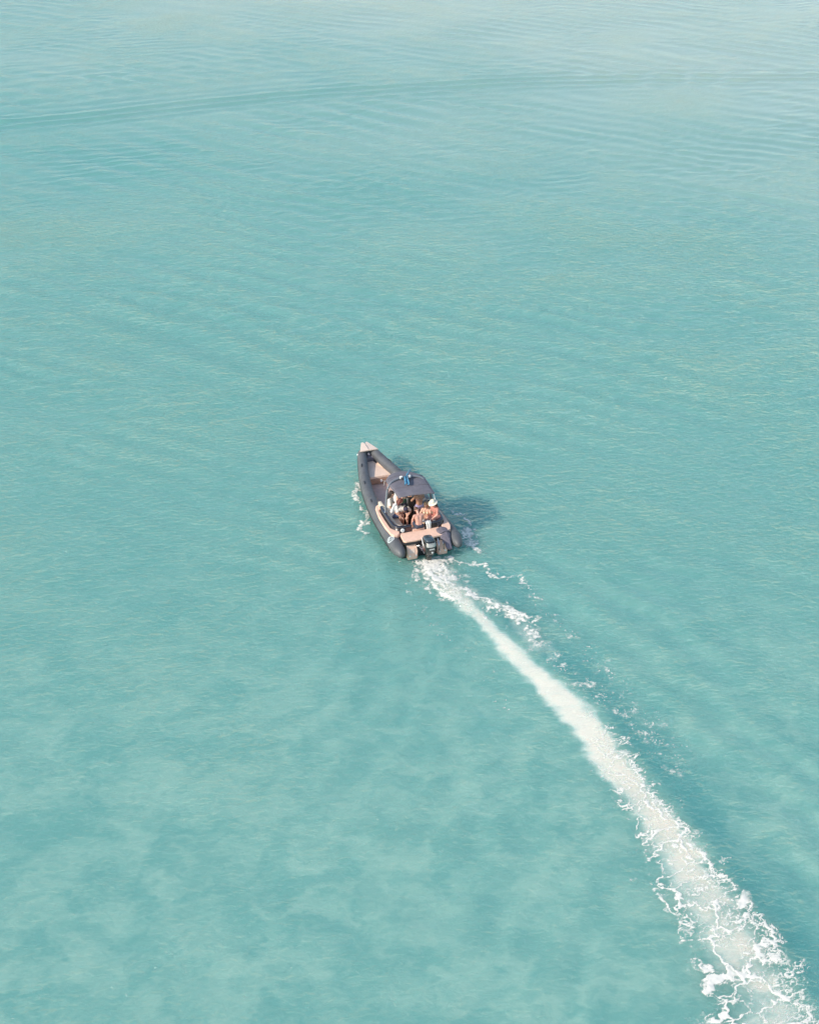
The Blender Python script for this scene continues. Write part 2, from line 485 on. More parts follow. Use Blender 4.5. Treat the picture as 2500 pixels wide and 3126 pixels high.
def foam_density(X, Y):
    n1 = fbm(X * 1.7, Y * 1.7, 4)
    n2 = fbm(X * 6.0, Y * 6.0, 3)
    n3 = fbm(X * 11.0 + 4, Y * 11.0 - 2, 2)
    ax, ay = fbm(X * 0.9 + 5, Y * 0.9, 3), fbm(X * 0.9 - 9, Y * 0.9 + 3, 3)
    bx_, by_ = fbm(X * 3.6, Y * 3.6, 3), fbm(X * 3.6 + 8, Y * 3.6, 3)
    wx = X + 0.60 * ax + 0.26 * bx_ + 0.06 * n3
    wy = Y + 0.60 * ay + 0.26 * by_ + 0.06 * n2
    d, sg, par, tot, w = path_field(X, Y, WASH_C, WASH_W)
    du, _s, _p, _t, _w = path_field(wx, wy, WASH_C, WASH_W)
    uw = np.where(_s < 0, 1, -1) * du / np.maximum(_w, 0.05)
    u0 = np.where(sg < 0, 1, -1) * d / np.maximum(w, 0.05)

    def ridge(n, k):
        """thin bright lines along the zero level of a noise"""
        return np.clip(1 - np.abs(n) * k, 0, 1)
    lace = np.maximum(ridge(fbm(wx * 2.2, wy * 2.2, 4), 7), 0.85 * ridge(fbm(wx * 4.2 + 3, wy * 4.2, 3), 5.0))
    lace = lace * sstep(-0.35, 0.3, n1 + 0.4 * n2)
    grain = sstep(-0.15, 0.45, n2 + 0.6 * n3)

    # churned white water straight behind the engine: streaky, torn at the sides
    st = sstep(-0.28, 0.12, par + 0.40 * n1 + 0.2 * n2 - 0.12 * np.abs(u0)) * sstep(4.4, 1.6, par + 0.9 * uw)
    streak = fbm(u0 * 3.4 + 0.9 * n1, par * 0.8, 4)
    prof = sstep(1.5, 0.55, np.abs(uw))
    turb = st * np.clip(prof * (0.62 + 1.0 * streak + 0.5 * n2 + 0.25 * n3) + 0.55 * lace * sstep(1.9, 1.0, np.abs(uw)), 0, 1)
    # white rim running off the right side of that
    rimw = np.interp(par, [0, 2, 4, 6, 30], [0.3, 0.34, 0.30, 0.2, 0.2])
    rim2 = sstep(rimw, 0.02, np.abs(uw - 0.85)) * sstep(1.2, 2.4, par) * sstep(6.4, 3.8, par) * np.clip(0.45 + 1.2 * n1 + 0.7 * n2 + 0.4 * lace, 0, 1)
    # net of foam veins lying over the band, drawn out slantwise
    ca, sa = math.cos(R(28)), math.sin(R(28))
    vx = X + 0.55 * ax + 0.20 * bx_ + 0.035 * n2
    vy = Y + 0.55 * ay + 0.20 * by_ + 0.035 * n3
    gx, gy = vx * ca + vy * sa, -vx * sa + vy * ca
    e1 = worley_edge(gx * 0.58, gy * 1.10)
    e2 = worley_edge(gx * 1.25 + 7, gy * 2.1)
    e3 = worley_edge(gx * 2.6 + 3, gy * 3.6)
    e4 = worley_edge(gx * 5.5 + 1, gy * 6.5)
    back = sstep(12, 21, par)
    th = 0.036 + 0.075 * np.clip(0.8 * n1 + 0.35 * back + 0.3 * n2, 0, 1)
    net = sstep(th * 1.5, th * 0.4, e1)
    th2 = 0.055 + 0.06 * np.clip(n1 + 0.3 * n2, 0, 1)
    net2 = 0.95 * sstep(th2 * 1.5, th2 * 0.3, e2) * sstep(-0.25, 0.15, fbm(X * 0.7, Y * 0.7 + 4, 2) + 0.2 * n2)
    net3 = 0.80 * sstep(0.13, 0.02, e3) * sstep(-0.1, 0.3, fbm(X * 0.9 + 2, Y * 0.9 + 8, 2))
    rightw = sstep(-0.2, 0.9, uw)                                   # denser towards the right-hand edge
    net4 = (0.40 + 0.50 * rightw) * sstep(0.20, 0.04, e4) * sstep(-0.1, 0.25, n1 + 0.25 * rightw)
    inside = sstep(1.14, 1.0, np.abs(uw))
    grow_net = sstep(9.5, 14.5, par + 1.6 * uw)
    nets = np.maximum(np.maximum(net, net2), np.maximum(net3, net4)) * inside * grow_net
    fuzz = (0.30 + 0.25 * rightw) * inside * sstep(11, 17, par) * np.maximum(sstep(0.42, 0.0, e1), 0.7 * sstep(0.4, 0.0, e2)) * (0.45 + 0.55 * grain)
    # torn right-hand edge of the band further back
    e_at = np.interp(par, [0, 9, 14, 30], [0.8, 0.85, 0.98, 1.0])
    rim = sstep(0.36, 0.02, np.abs(uw - e_at)) * sstep(9.5, 14, par)
    rim = rim * np.clip(-0.02 + 0.6 * n1 + 0.5 * n2 + 0.9 * np.maximum(sstep(0.16, 0.03, e2), sstep(0.22, 0.04, e3)), 0, 1)
    curls = sstep(0.75, 0.15, np.abs(uw - 1.12)) * sstep(8.5, 11, par) * sstep(0.35, 0.95, lace) * sstep(-0.05, 0.3, n1 + 0.25 * n2)
    cells = np.maximum(sstep(0.16, 0.03, e2), 0.8 * sstep(0.20, 0.04, e3))
    lft = sstep(0.22, 0.02, np.abs(uw + 0.95)) * sstep(15.0, 18.5, par) * np.clip(-0.05 + 0.55 * n1 + 0.4 * n2 + 0.95 * cells, 0, 1)
    trail = 0.65 * sstep(0.55, 0.1, np.abs(uw + 1.15)) * sstep(13, 16, par) * sstep(0.45, 1.0, lace) * sstep(0.0, 0.35, n1)

    def arm(pts, w0, w1, a0, a1, cov, seed):
        dd, s2, p2, t2, _ = path_field(wx, wy, pts)
        wd = np.interp(p2, [0, t2], [w0, w1])
        cv = np.interp(p2, [0, t2], [a0, a1])
        nn = fbm(X * 2.0 + seed, Y * 2.0 - seed, 4)
        q = 1 - dd / np.maximum(wd, .02)
        core = np.clip(sstep(cov, cov + 0.45, nn + 0.30 * q + 0.25 * n2) * (0.45 + 0.9 * np.clip(n2 + 0.5 * n3 + 0.25, 0, 1)), 0, 1)
        lines = ridge(fbm(wx * 2.6 + seed, wy * 2.6, 3), 6.5) * sstep(-0.15, 0.25, nn)
        ends = sstep(-0.01, 0.3, p2) * sstep(t2 + 0.01, t2 - 1.2, p2)
        return sstep(1.0, 0.35, dd / np.maximum(wd, 0.02)) * ends * cv * np.maximum(core, 0.85 * lines)

    def specks(pts, w0, w1, amount, seed, f=12.0):
        dd, s2, p2, t2, _ = path_field(X, Y, pts)
        wd = np.interp(p2, [0, t2], [w0, w1])
        nn = gnoise(X * f + seed, Y * f * 0.8) + 0.35 * gnoise(X * f * 2.1, Y * f * 2.1 + seed)
        clump = fbm(X * 1.5 + seed, Y * 1.5 + seed, 3)
        return 0.7 * sstep(0.55, 0.95, nn + 0.65 * clump + amount) * sstep(1.0, 0.15, dd / wd) * sstep(t2 + .01, t2 - 2, p2)

    D = turb
    for c in (rim, rim2, curls, nets, fuzz, lft, trail):
        D = np.maximum(D, c)
    parts_ = [
        arm(ARM_B[:6], 0.28, 0.60, 1.0, 1.0, -0.15, 3.1),
        arm(ARM_B[4:], 0.45, 0.55, 0.85, 0.50, 0.26, 8.7),
        arm(ARM_C[:6], 0.10, 0.30, 0.85, 1.0, -0.28, 12.1),
        arm(ARM_C[4:], 0.40, 0.60, 0.8, 0.45, 0.32, 4.4),
        specks(ARM_C[2:], 0.5, 1.0, 0.12, 1.0), specks(ARM_B[3:], 0.8, 1.0, 0.08, 6.0, 14), specks(ARM_B[4:], 1.0, 1.3, 0.0, 16.0, 18),
        arm(SPLASH_S2, 0.30, 0.50, 1.0, 1.0, -0.30, 21.5), specks(SPLASH_S2, 0.6, 0.8, 0.1, 31.0), arm(ARM_D, 0.14, 0.42, 0.9, 1.0, -0.20, 33.0), arm(EDGE_L, 0.22, 0.14, 1.0, 0.7, -0.15, 41.0),
        specks(ARM_L, 0.6, 1.0, 0.0, 9.0), arm(ARM_L[:5], 0.12, 0.30, 0.6, 0.5, 0.30, 14.0),
        arm(SPLASH_P, 0.28, 0.20, 1.0, 0.9, -0.20, 5.5), specks(SPLASH_P, 0.35, 0.35, 0.08, 25.0),
        arm(SPLASH_P2, 0.08, 0.18, 0.7, 0.8, 0.18, 15.5), specks(SPLASH_P2, 0.3, 0.5, 0.05, 2.0),
        arm(SPLASH_S, 0.14, 0.42, 1.0, 1.0, -0.22, 7.5), specks(SPLASH_S, 0.5, 0.7, 0.08, 3.0)]
    for c in parts_:
        D = np.maximum(D, c)
    D = np.maximum(D, 0.85 * sstep(0.50, 0.85, n3 + 0.8 * n1) * sstep(2.0, 1.0, uw) * sstep(0.9, 1.0, uw) * sstep(8, 12, par))
    # none inside the hull's own outline
    bx = (X - BOAT_ORG[0]) * FWD[0] + (Y - BOAT_ORG[1]) * FWD[1]
    by = (X - BOAT_ORG[0]) * PORT[0] + (Y - BOAT_ORG[1]) * PORT[1]
    hw = np.interp(bx, [-0.3, 0.2, 3, 5.3, 7.3], [1.0, 1.1, 1.0, 0.7, 0.05])
    D = np.where((np.abs(by) < hw) & (bx > -0.3) & (bx < 7.3), 0, D)
    return D


fxs = np.arange(-3.4, 12.4, 0.026)
fys = np.arange(26.5, 58.6, 0.028)
FX, FY = np.meshgrid(fxs, fys)
FD = foam_density(FX, FY)
FHt = water_height(FX, FY) + 0.012 + 0.03 * FD * (0.6 + 0.6 * fbm(FX * 5, FY * 5, 2))
fidx = np.arange(FX.size).reshape(FX.shape)
fq = np.stack([fidx[:-1, :-1], fidx[:-1, 1:], fidx[1:, 1:], fidx[1:, :-1]], -1).reshape(-1, 4)
keep = FD.ravel()[fq].max(1) > 0.05
fq = fq[keep]
used, inv = np.unique(fq, return_inverse=True)
fme = mesh_np("foam", np.stack([FX.ravel()[used], FY.ravel()[used], FHt.ravel()[used]], -1), inv.reshape(-1, 4))
at = fme.attributes.new("foam_amount", 'FLOAT', 'POINT')
at.data.foreach_set('value', FD.ravel()[used].astype(np.float32))
fme.materials.append(foam_material())
foam = bpy.data.objects.new("foam", fme)
COL.objects.link(foam)
foam["kind"] = "stuff"
foam["label"] = "white foam streaks trailing behind and beside the boat"
#BOAT
# ------------------------------------------------------------------ object helpers
def link(name, me, mat=None, parent=None, smooth=None):
    o = bpy.data.objects.new(name, me)
    COL.objects.link(o)
    if mat is not None:
        me.materials.clear()
        me.materials.append(mat)
    if parent is not None:
        o.parent = parent
    if smooth is not None:
        me.polygons.foreach_set('use_smooth', [smooth] * len(me.polygons))
    return o


def bm_done(name, bm, mat, parent=None, smooth=False, bevel=0.0, seg=2):
    if bevel > 0:
        bm.normal_update()
        ed = [e for e in bm.edges if len(e.link_faces) == 2 and e.calc_face_angle(0) > 0.5]
        bmesh.ops.bevel(bm, geom=ed, offset=bevel, segments=seg, profile=0.6, affect='EDGES')
    bmesh.ops.recalc_face_normals(bm, faces=bm.faces[:])
    me = bpy.data.meshes.new(name)
    bm.to_mesh(me)
    bm.free()
    return link(name, me, mat, parent, smooth)


def catmull(pts, n=6):
    p = [np.array(q, float) for q in pts]
    p = [2 * p[0] - p[1]] + p + [2 * p[-1] - p[-2]]
    out = []
    for i in range(1, len(p) - 2):
        for k in range(n):
            t = k / n
            a, b, c, d = p[i - 1], p[i], p[i + 1], p[i + 2]
            out.append(0.5 * ((2 * b) + (-a + c) * t + (2 * a - 5 * b + 4 * c - d) * t * t + (-a + 3 * b - 3 * c + d) * t ** 3))
    out.append(p[-2])
    return out


def sweep_bm(pts, radii, seg=14, bm=None, flat=(1, 1), cap=True):
    """round (or oval) tube along points"""
    bm = bm or bmesh.new()
    pts = [Vector(p) for p in pts]
    rings = []
    for i, p in enumerate(pts):
        a = pts[max(i - 1, 0)]
        b = pts[min(i + 1, len(pts) - 1)]
        t = (b - a).normalized()
        up = Vector((0, 0, 1)) if abs(t.z) < 0.92 else Vector((1, 0, 0))
        s = t.cross(up).normalized()
        u = s.cross(t).normalized()
        r = radii if isinstance(radii, (int, float)) else radii[i]
        rings.append([bm.verts.new(p + s * (math.cos(2 * math.pi * k / seg) * r * flat[0]) + u * (math.sin(2 * math.pi * k / seg) * r * flat[1])) for k in range(seg)])
    for a, b in zip(rings[:-1], rings[1:]):
        for k in range(seg):
            bm.faces.new((a[k], a[(k + 1) % seg], b[(k + 1) % seg], b[k]))
    if cap:
        bm.faces.new(list(reversed(rings[0])))
        bm.faces.new(rings[-1])
    return bm


def pipe(name, pts, r, mat, parent, seg=10, smooth=True, flat=(1, 1)):
    return bm_done(name, sweep_bm(pts, r, seg, flat=flat), mat, parent, smooth)


def prism(name, outline, z0, z1, mat, parent, bevel=0.01, top=None, smooth=False, seg=2):
    """polygon (x, y) raised from z0 to z1; top(x, y) may add to z1"""
    bm = bmesh.new()
    lo = [bm.verts.new((x, y, z0)) for x, y in outline]
    hi = [bm.verts.new((x, y, z1 + (top(x, y) if top else 0))) for x, y in outline]
    n = len(outline)
    bm.faces.new(lo)
    bm.faces.new(hi)
    for i in range(n):
        bm.faces.new((lo[i], lo[(i + 1) % n], hi[(i + 1) % n], hi[i]))
    bmesh.ops.recalc_face_normals(bm, faces=bm.faces[:])
    return bm_done(name, bm, mat, parent, smooth, bevel, seg)


def box(name, c, s, mat, parent, bevel=0.01, rot=None, seg=2):
    bm = bmesh.new()
    bmesh.ops.create_cube(bm, size=1.0, matrix=Matrix.Translation(c) @ (rot or Matrix()) @ Matrix.Diagonal((*s, 1)))
    return bm_done(name, bm, mat, parent, False, bevel, seg)


def ball(name, c, s, mat, parent, sub=2):
    bm = bmesh.new()
    bmesh.ops.create_icosphere(bm, subdivisions=sub, radius=1.0, matrix=Matrix.Translation(c) @ Matrix.Diagonal((*s, 1)))
    return bm_done(name, bm, mat, parent, True)


def disc(name, c, r, depth, axis, mat, parent, seg=20, bevel=0.0):
    q = Vector((0, 0, 1)).rotation_difference(Vector(axis).normalized()).to_matrix().to_4x4()
    bm = bmesh.new()
    bmesh.ops.create_cone(bm, cap_ends=True, segments=seg, radius1=r, radius2=r, depth=depth, matrix=Matrix.Translation(c) @ q)
    return bm_done(name, bm, mat, parent, False, bevel)


def thing(name, label, cat, loc=(0, 0, 0), group=None):
    """an Empty at the thing's base, given in the boat's own coordinates"""
    o = bpy.data.objects.new(name, None)
    COL.objects.link(o)
    o.empty_display_size = 0.2
    o.matrix_world = BOAT_MAT @ Matrix.Translation(loc)
    o["label"] = label
    o["category"] = cat
    if group:
        o["group"] = group
    return o


def part_empty(name, parent):
    o = bpy.data.objects.new(name, None)
    COL.objects.link(o)
    o.parent = parent
    o.empty_display_size = 0.1
    return o


# ------------------------------------------------------------------ boat materials
M_TUBE = simple_mat("tube_fabric", (0.112, 0.117, 0.122), 0.50, var=0.14, scale=3.0, bump=0.004, bscale=30)
M_STRAKE = simple_mat("black_rubber", (0.028, 0.030, 0.033), 0.55, var=0.2)
M_HULL = simple_mat("dark_hull", (0.030, 0.034, 0.040), 0.35, var=0.1)
M_NOSE = simple_mat("cream_gelcoat", (0.80, 0.63, 0.51), 0.4, var=0.04, scale=4)
M_CUSH = simple_mat("cream_cushion", (0.86, 0.64, 0.49), 0.75, var=0.05, scale=5, bump=0.004, bscale=18)
M_PEACH = simple_mat("peach_deck", (0.88, 0.585, 0.44), 0.7, var=0.06, scale=7, bump=0.002, bscale=60)
M_FLOOR = simple_mat("beige_deck", (0.60, 0.43, 0.36), 0.75, var=0.08, scale=5, bump=0.002, bscale=70)
M_SOFA = simple_mat("sofa_vinyl", (0.76, 0.66, 0.52), 0.6, var=0.04, scale=6)
M_RISER = simple_mat("brown_riser", (0.42, 0.26, 0.18), 0.7, var=0.1)
M_GLOSS = simple_mat("dark_gelcoat", (0.028, 0.030, 0.042), 0.16, var=0.15, coat=0.7)
M_PANEL = simple_mat("dark_panel", (0.045, 0.036, 0.040), 0.3, var=0.2)
M_DOOR = simple_mat("black_locker", (0.020, 0.022, 0.021), 0.35, var=0.2)
M_WHITE = simple_mat("white_plastic", (0.82, 0.82, 0.80), 0.35, var=0.03)
M_STEEL = simple_mat("bright_steel", (0.62, 0.63, 0.64), 0.22, metal=1.0, var=0.08)
M_ARCH = simple_mat("painted_arch", (0.20, 0.215, 0.24), 0.4, var=0.08)
M_CANOPY = simple_mat("canopy_cloth", (0.165, 0.155, 0.176), 0.85, var=0.10, scale=5, bump=0.012, bscale=7)
M_BLACK = simple_mat("black_vinyl", (0.016, 0.017, 0.017), 0.5, var=0.25)
M_GREYTRIM = simple_mat("grey_trim", (0.21, 0.19, 0.22), 0.5)
M_COWL = simple_mat("engine_black", (0.018, 0.022, 0.022), 0.2, var=0.2, coat=0.6)
M_COWLTOP = simple_mat("engine_top", (0.05, 0.075, 0.09), 0.14, var=0.1, coat=0.8)
M_SILVER = simple_mat("engine_silver", (0.48, 0.48, 0.46), 0.35, metal=0.3, var=0.1)
M_MAROON = simple_mat("engine_maroon", (0.22, 0.07, 0.06), 0.35)
M_GREYMETAL = simple_mat("grey_metal", (0.26, 0.25, 0.29), 0.4, metal=0.4, var=0.2)
M_GLASS = simple_mat("smoked_screen", (0.03, 0.035, 0.04), 0.08, coat=0.5)
M_COVER = simple_mat("grey_cover_cloth", (0.165, 0.148, 0.175), 0.9, var=0.2, scale=9, bump=0.02, bscale=12)
M_FLAG = simple_mat("blue_flag_cloth", (0.06, 0.21, 0.34), 0.8, var=0.35, scale=7)
M_EMBLEM = simple_mat("emblem_white", (0.55, 0.60, 0.60), 0.5, var=0.04)
M_EMBGREY = simple_mat("emblem_grey", (0.20, 0.23, 0.23), 0.5, var=0.1)

# ------------------------------------------------------------------ the boat
boat = thing("inflatable_boat", "long dark grey inflatable motorboat with beige decks and a grey canopy, crowded with people", "boat")

TUBE = [(-0.50, 1.115, 0.40, 0.04), (-0.44, 1.118, 0.41, 0.115), (-0.28, 1.125, 0.43, 0.190), (0.0, 1.135, 0.45, 0.248), (0.5, 1.13, 0.45, 0.266),
        (2.0, 1.075, 0.45, 0.268), (3.0, 1.02, 0.47, 0.258), (4.3, 0.875, 0.52, 0.238), (5.3, 0.695, 0.58, 0.222), (6.35, 0.435, 0.70, 0.205),
        (6.95, 0.275, 0.80, 0.185), (7.12, 0.225, 0.83, 0.15)]
TP = catmull(TUBE, 5)
TPX = np.array([p[0] for p in TP])


def tube_at(x):
    return tuple(np.interp(x, TPX, [p[k] for p in TP]) for k in (1, 2, 3))


for sgn in (1, -1):
    tube = bm_done("inflatable_tube", sweep_bm([(p[0], sgn * p[1], p[2]) for p in TP], [max(p[3], 0.02) for p in TP], 24), M_TUBE, boat, True)
    # rubbing strake along the outside
    st = []
    for x in np.linspace(0.1, 6.9, 40):
        y, z, r = tube_at(x)
        st.append((x, sgn * (y + r * 0.985), z - r * 0.12))
    pipe("rubbing_strake", st, 0.035, M_STRAKE, tube, 8, flat=(0.6, 1.3))
    # glued seam bands round the tube
    for x in (0.12, 1.95, 3.7, 5.35):
        ps = []
        rs = []
        for k in (-0.045, -0.04, 0.04, 0.045):
            y, z, r = tube_at(x + k)
            ps.append((x + k, sgn * y, z))
            rs.append(r + (0.001 if abs(k) > 0.042 else 0.006))
        bm_done("seam_band", sweep_bm(ps, rs, 24), M_TUBE, tube, True)
    # webbing handles on top of the tube
    for x in (3.35, 4.75, 6.0):
        y, z, r = tube_at(x)
        hp = []
        for k in np.linspace(-1, 1, 9):
            yy, zz, rr = tube_at(x + 0.11 * k)
            hp.append((x + 0.11 * k, sgn * (yy + rr * 0.35), zz + rr * 0.93 + 0.035 * (1 - k ** 4)))
        pipe("handle", hp, 0.014, M_STRAKE, tube, 6)
    if sgn > 0:
        # round emblem on the flank near the stern: white ring, grey crest in it
        def patch(name, r0, r1, lift, mat, a0=0, a1=2 * math.pi, cx=0.40, off=(0, 0)):
            bm = bmesh.new()
            n = 28
            rows = []
            for i in range(n + 1):
                a = a0 + (a1 - a0) * i / n
                row = []
                for rr in np.linspace(r0, r1, 4):
                    ux, uw = off[0] + rr * math.cos(a), off[1] + rr * math.sin(a)
                    x = cx + ux
                    y, z, r = tube_at(x)
                    th = R(56) + uw / r
                    row.append(bm.verts.new((x, y + (r + lift) * math.cos(th), z + (r + lift) * math.sin(th))))
                rows.append(row)
            for a, b in zip(rows[:-1], rows[1:]):
                for k in range(3):
                    bm.faces.new((a[k], b[k], b[k + 1], a[k + 1]))
            return bm_done(name, bm, mat, tube, True)
        patch("emblem", 0.0, 0.160, 0.004, M_EMBLEM)
        patch("emblem_ring", 0.088, 0.116, 0.008, M_EMBGREY, R(20), R(340))
        patch("emblem_crest", 0.014, 0.058, 0.008, M_EMBGREY, R(-60), R(200), off=(0.032, 0.012))
        patch("emblem_crest", 0.010, 0.050, 0.008, M_EMBGREY, R(120), R(380), off=(-0.036, -0.014))
        patch("emblem_crest", 0.0, 0.012, 0.009, M_EMBGREY, off=(-0.075, 0.02))

ball("navigation_light", (6.92, 0.47, 0.86), (0.04, 0.03, 0.04), M_WHITE, boat)
ball("navigation_light", (6.92, -0.47, 0.86), (0.04, 0.03, 0.04), M_WHITE, boat)

# hull between and under the tubes
bm = bmesh.new()
secs = []
for x in np.concatenate([np.linspace(-0.02, 5.3, 12), np.linspace(5.6, 7.40, 8)]):
    y, z, r = tube_at(min(x, 7.1))
    if x > 7.1:
        y, z = np.interp(x, [7.1, 7.4], [0.22, 0.10]), np.interp(x, [7.1, 7.4], [0.83, 0.98])
    keel = np.interp(x, [0, 4.0, 5.5, 6.5, 7.40], [-0.38, -0.36, -0.20, 0.20, 0.86])
    ch = np.interp(x, [0, 4.0, 5.5, 6.5, 7.40], [0.02, 0.08, 0.25, 0.52, 0.92])
    hw = max(y - 0.06, 0.05)
    secs.append([bm.verts.new(v) for v in ((x, hw, max(z - 0.05, ch)), (x, hw * 0.92, ch), (x, 0, keel), (x, -hw * 0.92, ch), (x, -hw, max(z - 0.05, ch)))])
for a, b in zip(secs[:-1], secs[1:]):
    for k in range(4):
        bm.faces.new((a[k], a[k + 1], b[k + 1], b[k]))
bm.faces.new(secs[0])
bm.faces.new(list(reversed(secs[-1])))
bm_done("hull", bm, M_HULL, boat, False)

# nose: two cream plates with a groove between them for the anchor chain
nose = part_empty("bow_plate", boat)
for sgn in (1, -1):
    prism("nose_panel", [(6.86, sgn * 0.385), (7.46, sgn * 0.150), (7.52, sgn * 0.115), (7.50, sgn * 0.05), (7.42, sgn * 0.012), (6.86, sgn * 0.008)], 0.985, 1.045, M_NOSE, nose, 0.012,
          top=lambda x, y: 0.05 * (x - 6.86) - 0.10 * abs(y) ** 1.5)
box("groove", (7.12, 0, 1.0), (0.5, 0.05, 0.03), M_NOSE, nose, 0.004)
for k in range(9):
    ball("chain_link", (6.93 + k * 0.058, 0.010 * (-1) ** k, 1.048 + 0.003 * k), (0.032, 0.013, 0.013), M_STEEL, nose, 1)
disc("bow_roller", (7.43, 0, 1.04), 0.035, 0.07, (0, 1, 0), M_STEEL, nose, 12)
# dark locker between the tube ends
lk = prism("anchor_locker", [(6.78, 0.20), (7.2, 0.13), (7.2, -0.13), (6.78, -0.20)], 0.45, 0.72, M_GREYTRIM, boat, 0.02, top=lambda x, y: 0.3 * (x - 6.78))
ball("windlass", (6.93, 0.0, 0.80), (0.09, 0.08, 0.07), M_GREYMETAL, lk)

# bow sun pad and the step down behind it
BD = [(5.45, 0.50), (5.45, -0.50), (5.9, -0.385), (6.32, -0.28), (6.76, -0.13), (6.76, 0.13), (6.32, 0.28), (5.9, 0.385)]
prism("bow_step", [(x - 0.02 if x < 5.5 else x, y * 0.995) for x, y in BD], 0.21, 0.44, M_RISER, boat, 0.01)
prism("bow_cushion", BD, 0.445, 0.56, M_CUSH, boat, 0.03, seg=3)
disc("courtesy_light", (5.42, -0.04, 0.35), 0.055, 0.03, (-1, 0, 0), M_WHITE, boat)

FL = [(0.3, 0.82), (0.3, -0.82), (3.0, -0.80), (4.3, -0.67), (5.5, -0.50), (5.5, 0.50), (4.3, 0.67), (3.0, 0.80)]
prism("floor", FL, 0.12, 0.20, M_FLOOR, boat, 0.0)

# beige inner liner along both sides
for sgn in (1, -1):
    bm = bmesh.new()
    rows = []
    for x in np.linspace(2.2, 6.5, 18):
        y, z, r = tube_at(x)
        yt = y - r * 0.80
        yb = yt - 0.06
        rows.append([bm.verts.new((x, sgn * yb, 0.20)), bm.verts.new((x, sgn * yt, z + 0.05)), bm.verts.new((x, sgn * (yt + 0.03), z + 0.05)), bm.verts.new((x, sgn * (yb + 0.03), 0.20))])
    for a, b in zip(rows[:-1], rows[1:]):
        for k in range(4):
            bm.faces.new((a[k], a[(k + 1) % 4], b[(k + 1) % 4], b[k]))
    bm.faces.new(rows[0])
    bm.faces.new(rows[-1])
    bm_done("side_liner", bm, M_CUSH if sgn < 0 else M_FLOOR, boat, True)

# console with screen and wheel under the canopy
con = prism("console", [(2.95, 0.20), (3.35, 0.16), (3.45, 0.0), (3.45, -0.30), (3.35, -0.46), (2.95, -0.50)], 0.20, 1.10, M_WHITE, boat, 0.04, top=lambda x, y: -0.25 * (x - 2.95))
box("windscreen", (3.24, -0.15, 1.22), (0.03, 0.56, 0.42), M_GLASS, con, 0.008, Matrix.Rotation(R(-32), 4, 'Y'))
wheel_pts = [(2.90 + 0.05 * math.sin(a), -0.22 + 0.17 * math.cos(a), 1.05 + 0.16 * math.sin(a)) for a in np.linspace(0, 2 * math.pi, 25)]
pipe("steering_wheel", wheel_pts, 0.014, M_BLACK, con, 6)

# ---- canopy
bm = bmesh.new()
NU, NV = 24, 22
CY = 0.07


def canopy_point(u, v):
    x_c = np.interp(v, [0, 0.35, 0.62, 0.80, 0.93, 1.0], [0.92, 1.55, 2.10, 2.55, 2.92, 3.06])
    hw = np.interp(v, [0, 0.62, 0.85, 1.0], [0.68, 0.73, 0.71, 0.62])
    z = np.interp(v, [0, 0.35, 0.62, 0.80, 0.93, 1.0], [2.09, 2.125, 2.12, 2.095, 2.03, 1.94])
    x = x_c - (0.42 * abs(u) ** 3.0 * sstep(0.6, 1.0, np.array(v)))
    x += 0.05 * u * (1 - v)
    z = z - 0.028 * u * u - 0.030 * abs(u) ** 6
    z += 0.010 * math.sin(9 * v + 3 * u) * (1 - u * u) + 0.012 * mnoise.noise(Vector((u * 2.3, v * 4.1, 0.4)))
    z -= 0.02 * math.exp(-((v - 0.28) / 0.2) ** 2) * (1 - u * u)
    return Vector((float(x), CY + u * hw, float(z)))


top, bot = [], []
for j in range(NV + 1):
    v = j / NV
    top.append([bm.verts.new(canopy_point(-1 + 2 * i / NU, v)) for i in range(NU + 1)])
    bot.append([bm.verts.new(canopy_point((-1 + 2 * i / NU) * 0.992, v) - Vector((0, 0, 0.022))) for i in range(NU + 1)])
for j in range(NV):
    for i in range(NU):
        bm.faces.new((top[j][i], top[j][i + 1], top[j + 1][i + 1], top[j + 1][i]))
        bm.faces.new((bot[j][i], bot[j + 1][i], bot[j + 1][i + 1], bot[j][i + 1]))
for j in range(NV):
    for g in (0, NU):
        bm.faces.new((top[j][g], top[j + 1][g], bot[j + 1][g], bot[j][g]))
for i in range(NU):
    for g in (0, NV):
        bm.faces.new((top[g][i], top[g][i + 1], bot[g][i + 1], bot[g][i]))
canopy = bm_done("canopy", bm, M_CANOPY, boat, True)
# piped hems and stitched seams of the cloth
pipe("hem", [canopy_point(-1 + 2 * i / 20, 0.0) + Vector((-0.004, 0, -0.008)) for i in range(21)], 0.017, M_CANOPY, canopy, 6)
for u in (-1, 1):
    pipe("hem", [canopy_point(u, i / 20) + Vector((0, 0.004 * u, -0.008)) for i in range(21)], 0.015, M_CANOPY, canopy, 6)
for v in (0.36, 0.78):
    pipe("batten", [canopy_point(-0.98 + 1.96 * i / 20, v) + Vector((0, 0, 0.003)) for i in range(21)], 0.016, M_CANOPY, canopy, 6, flat=(1.6, 0.6))

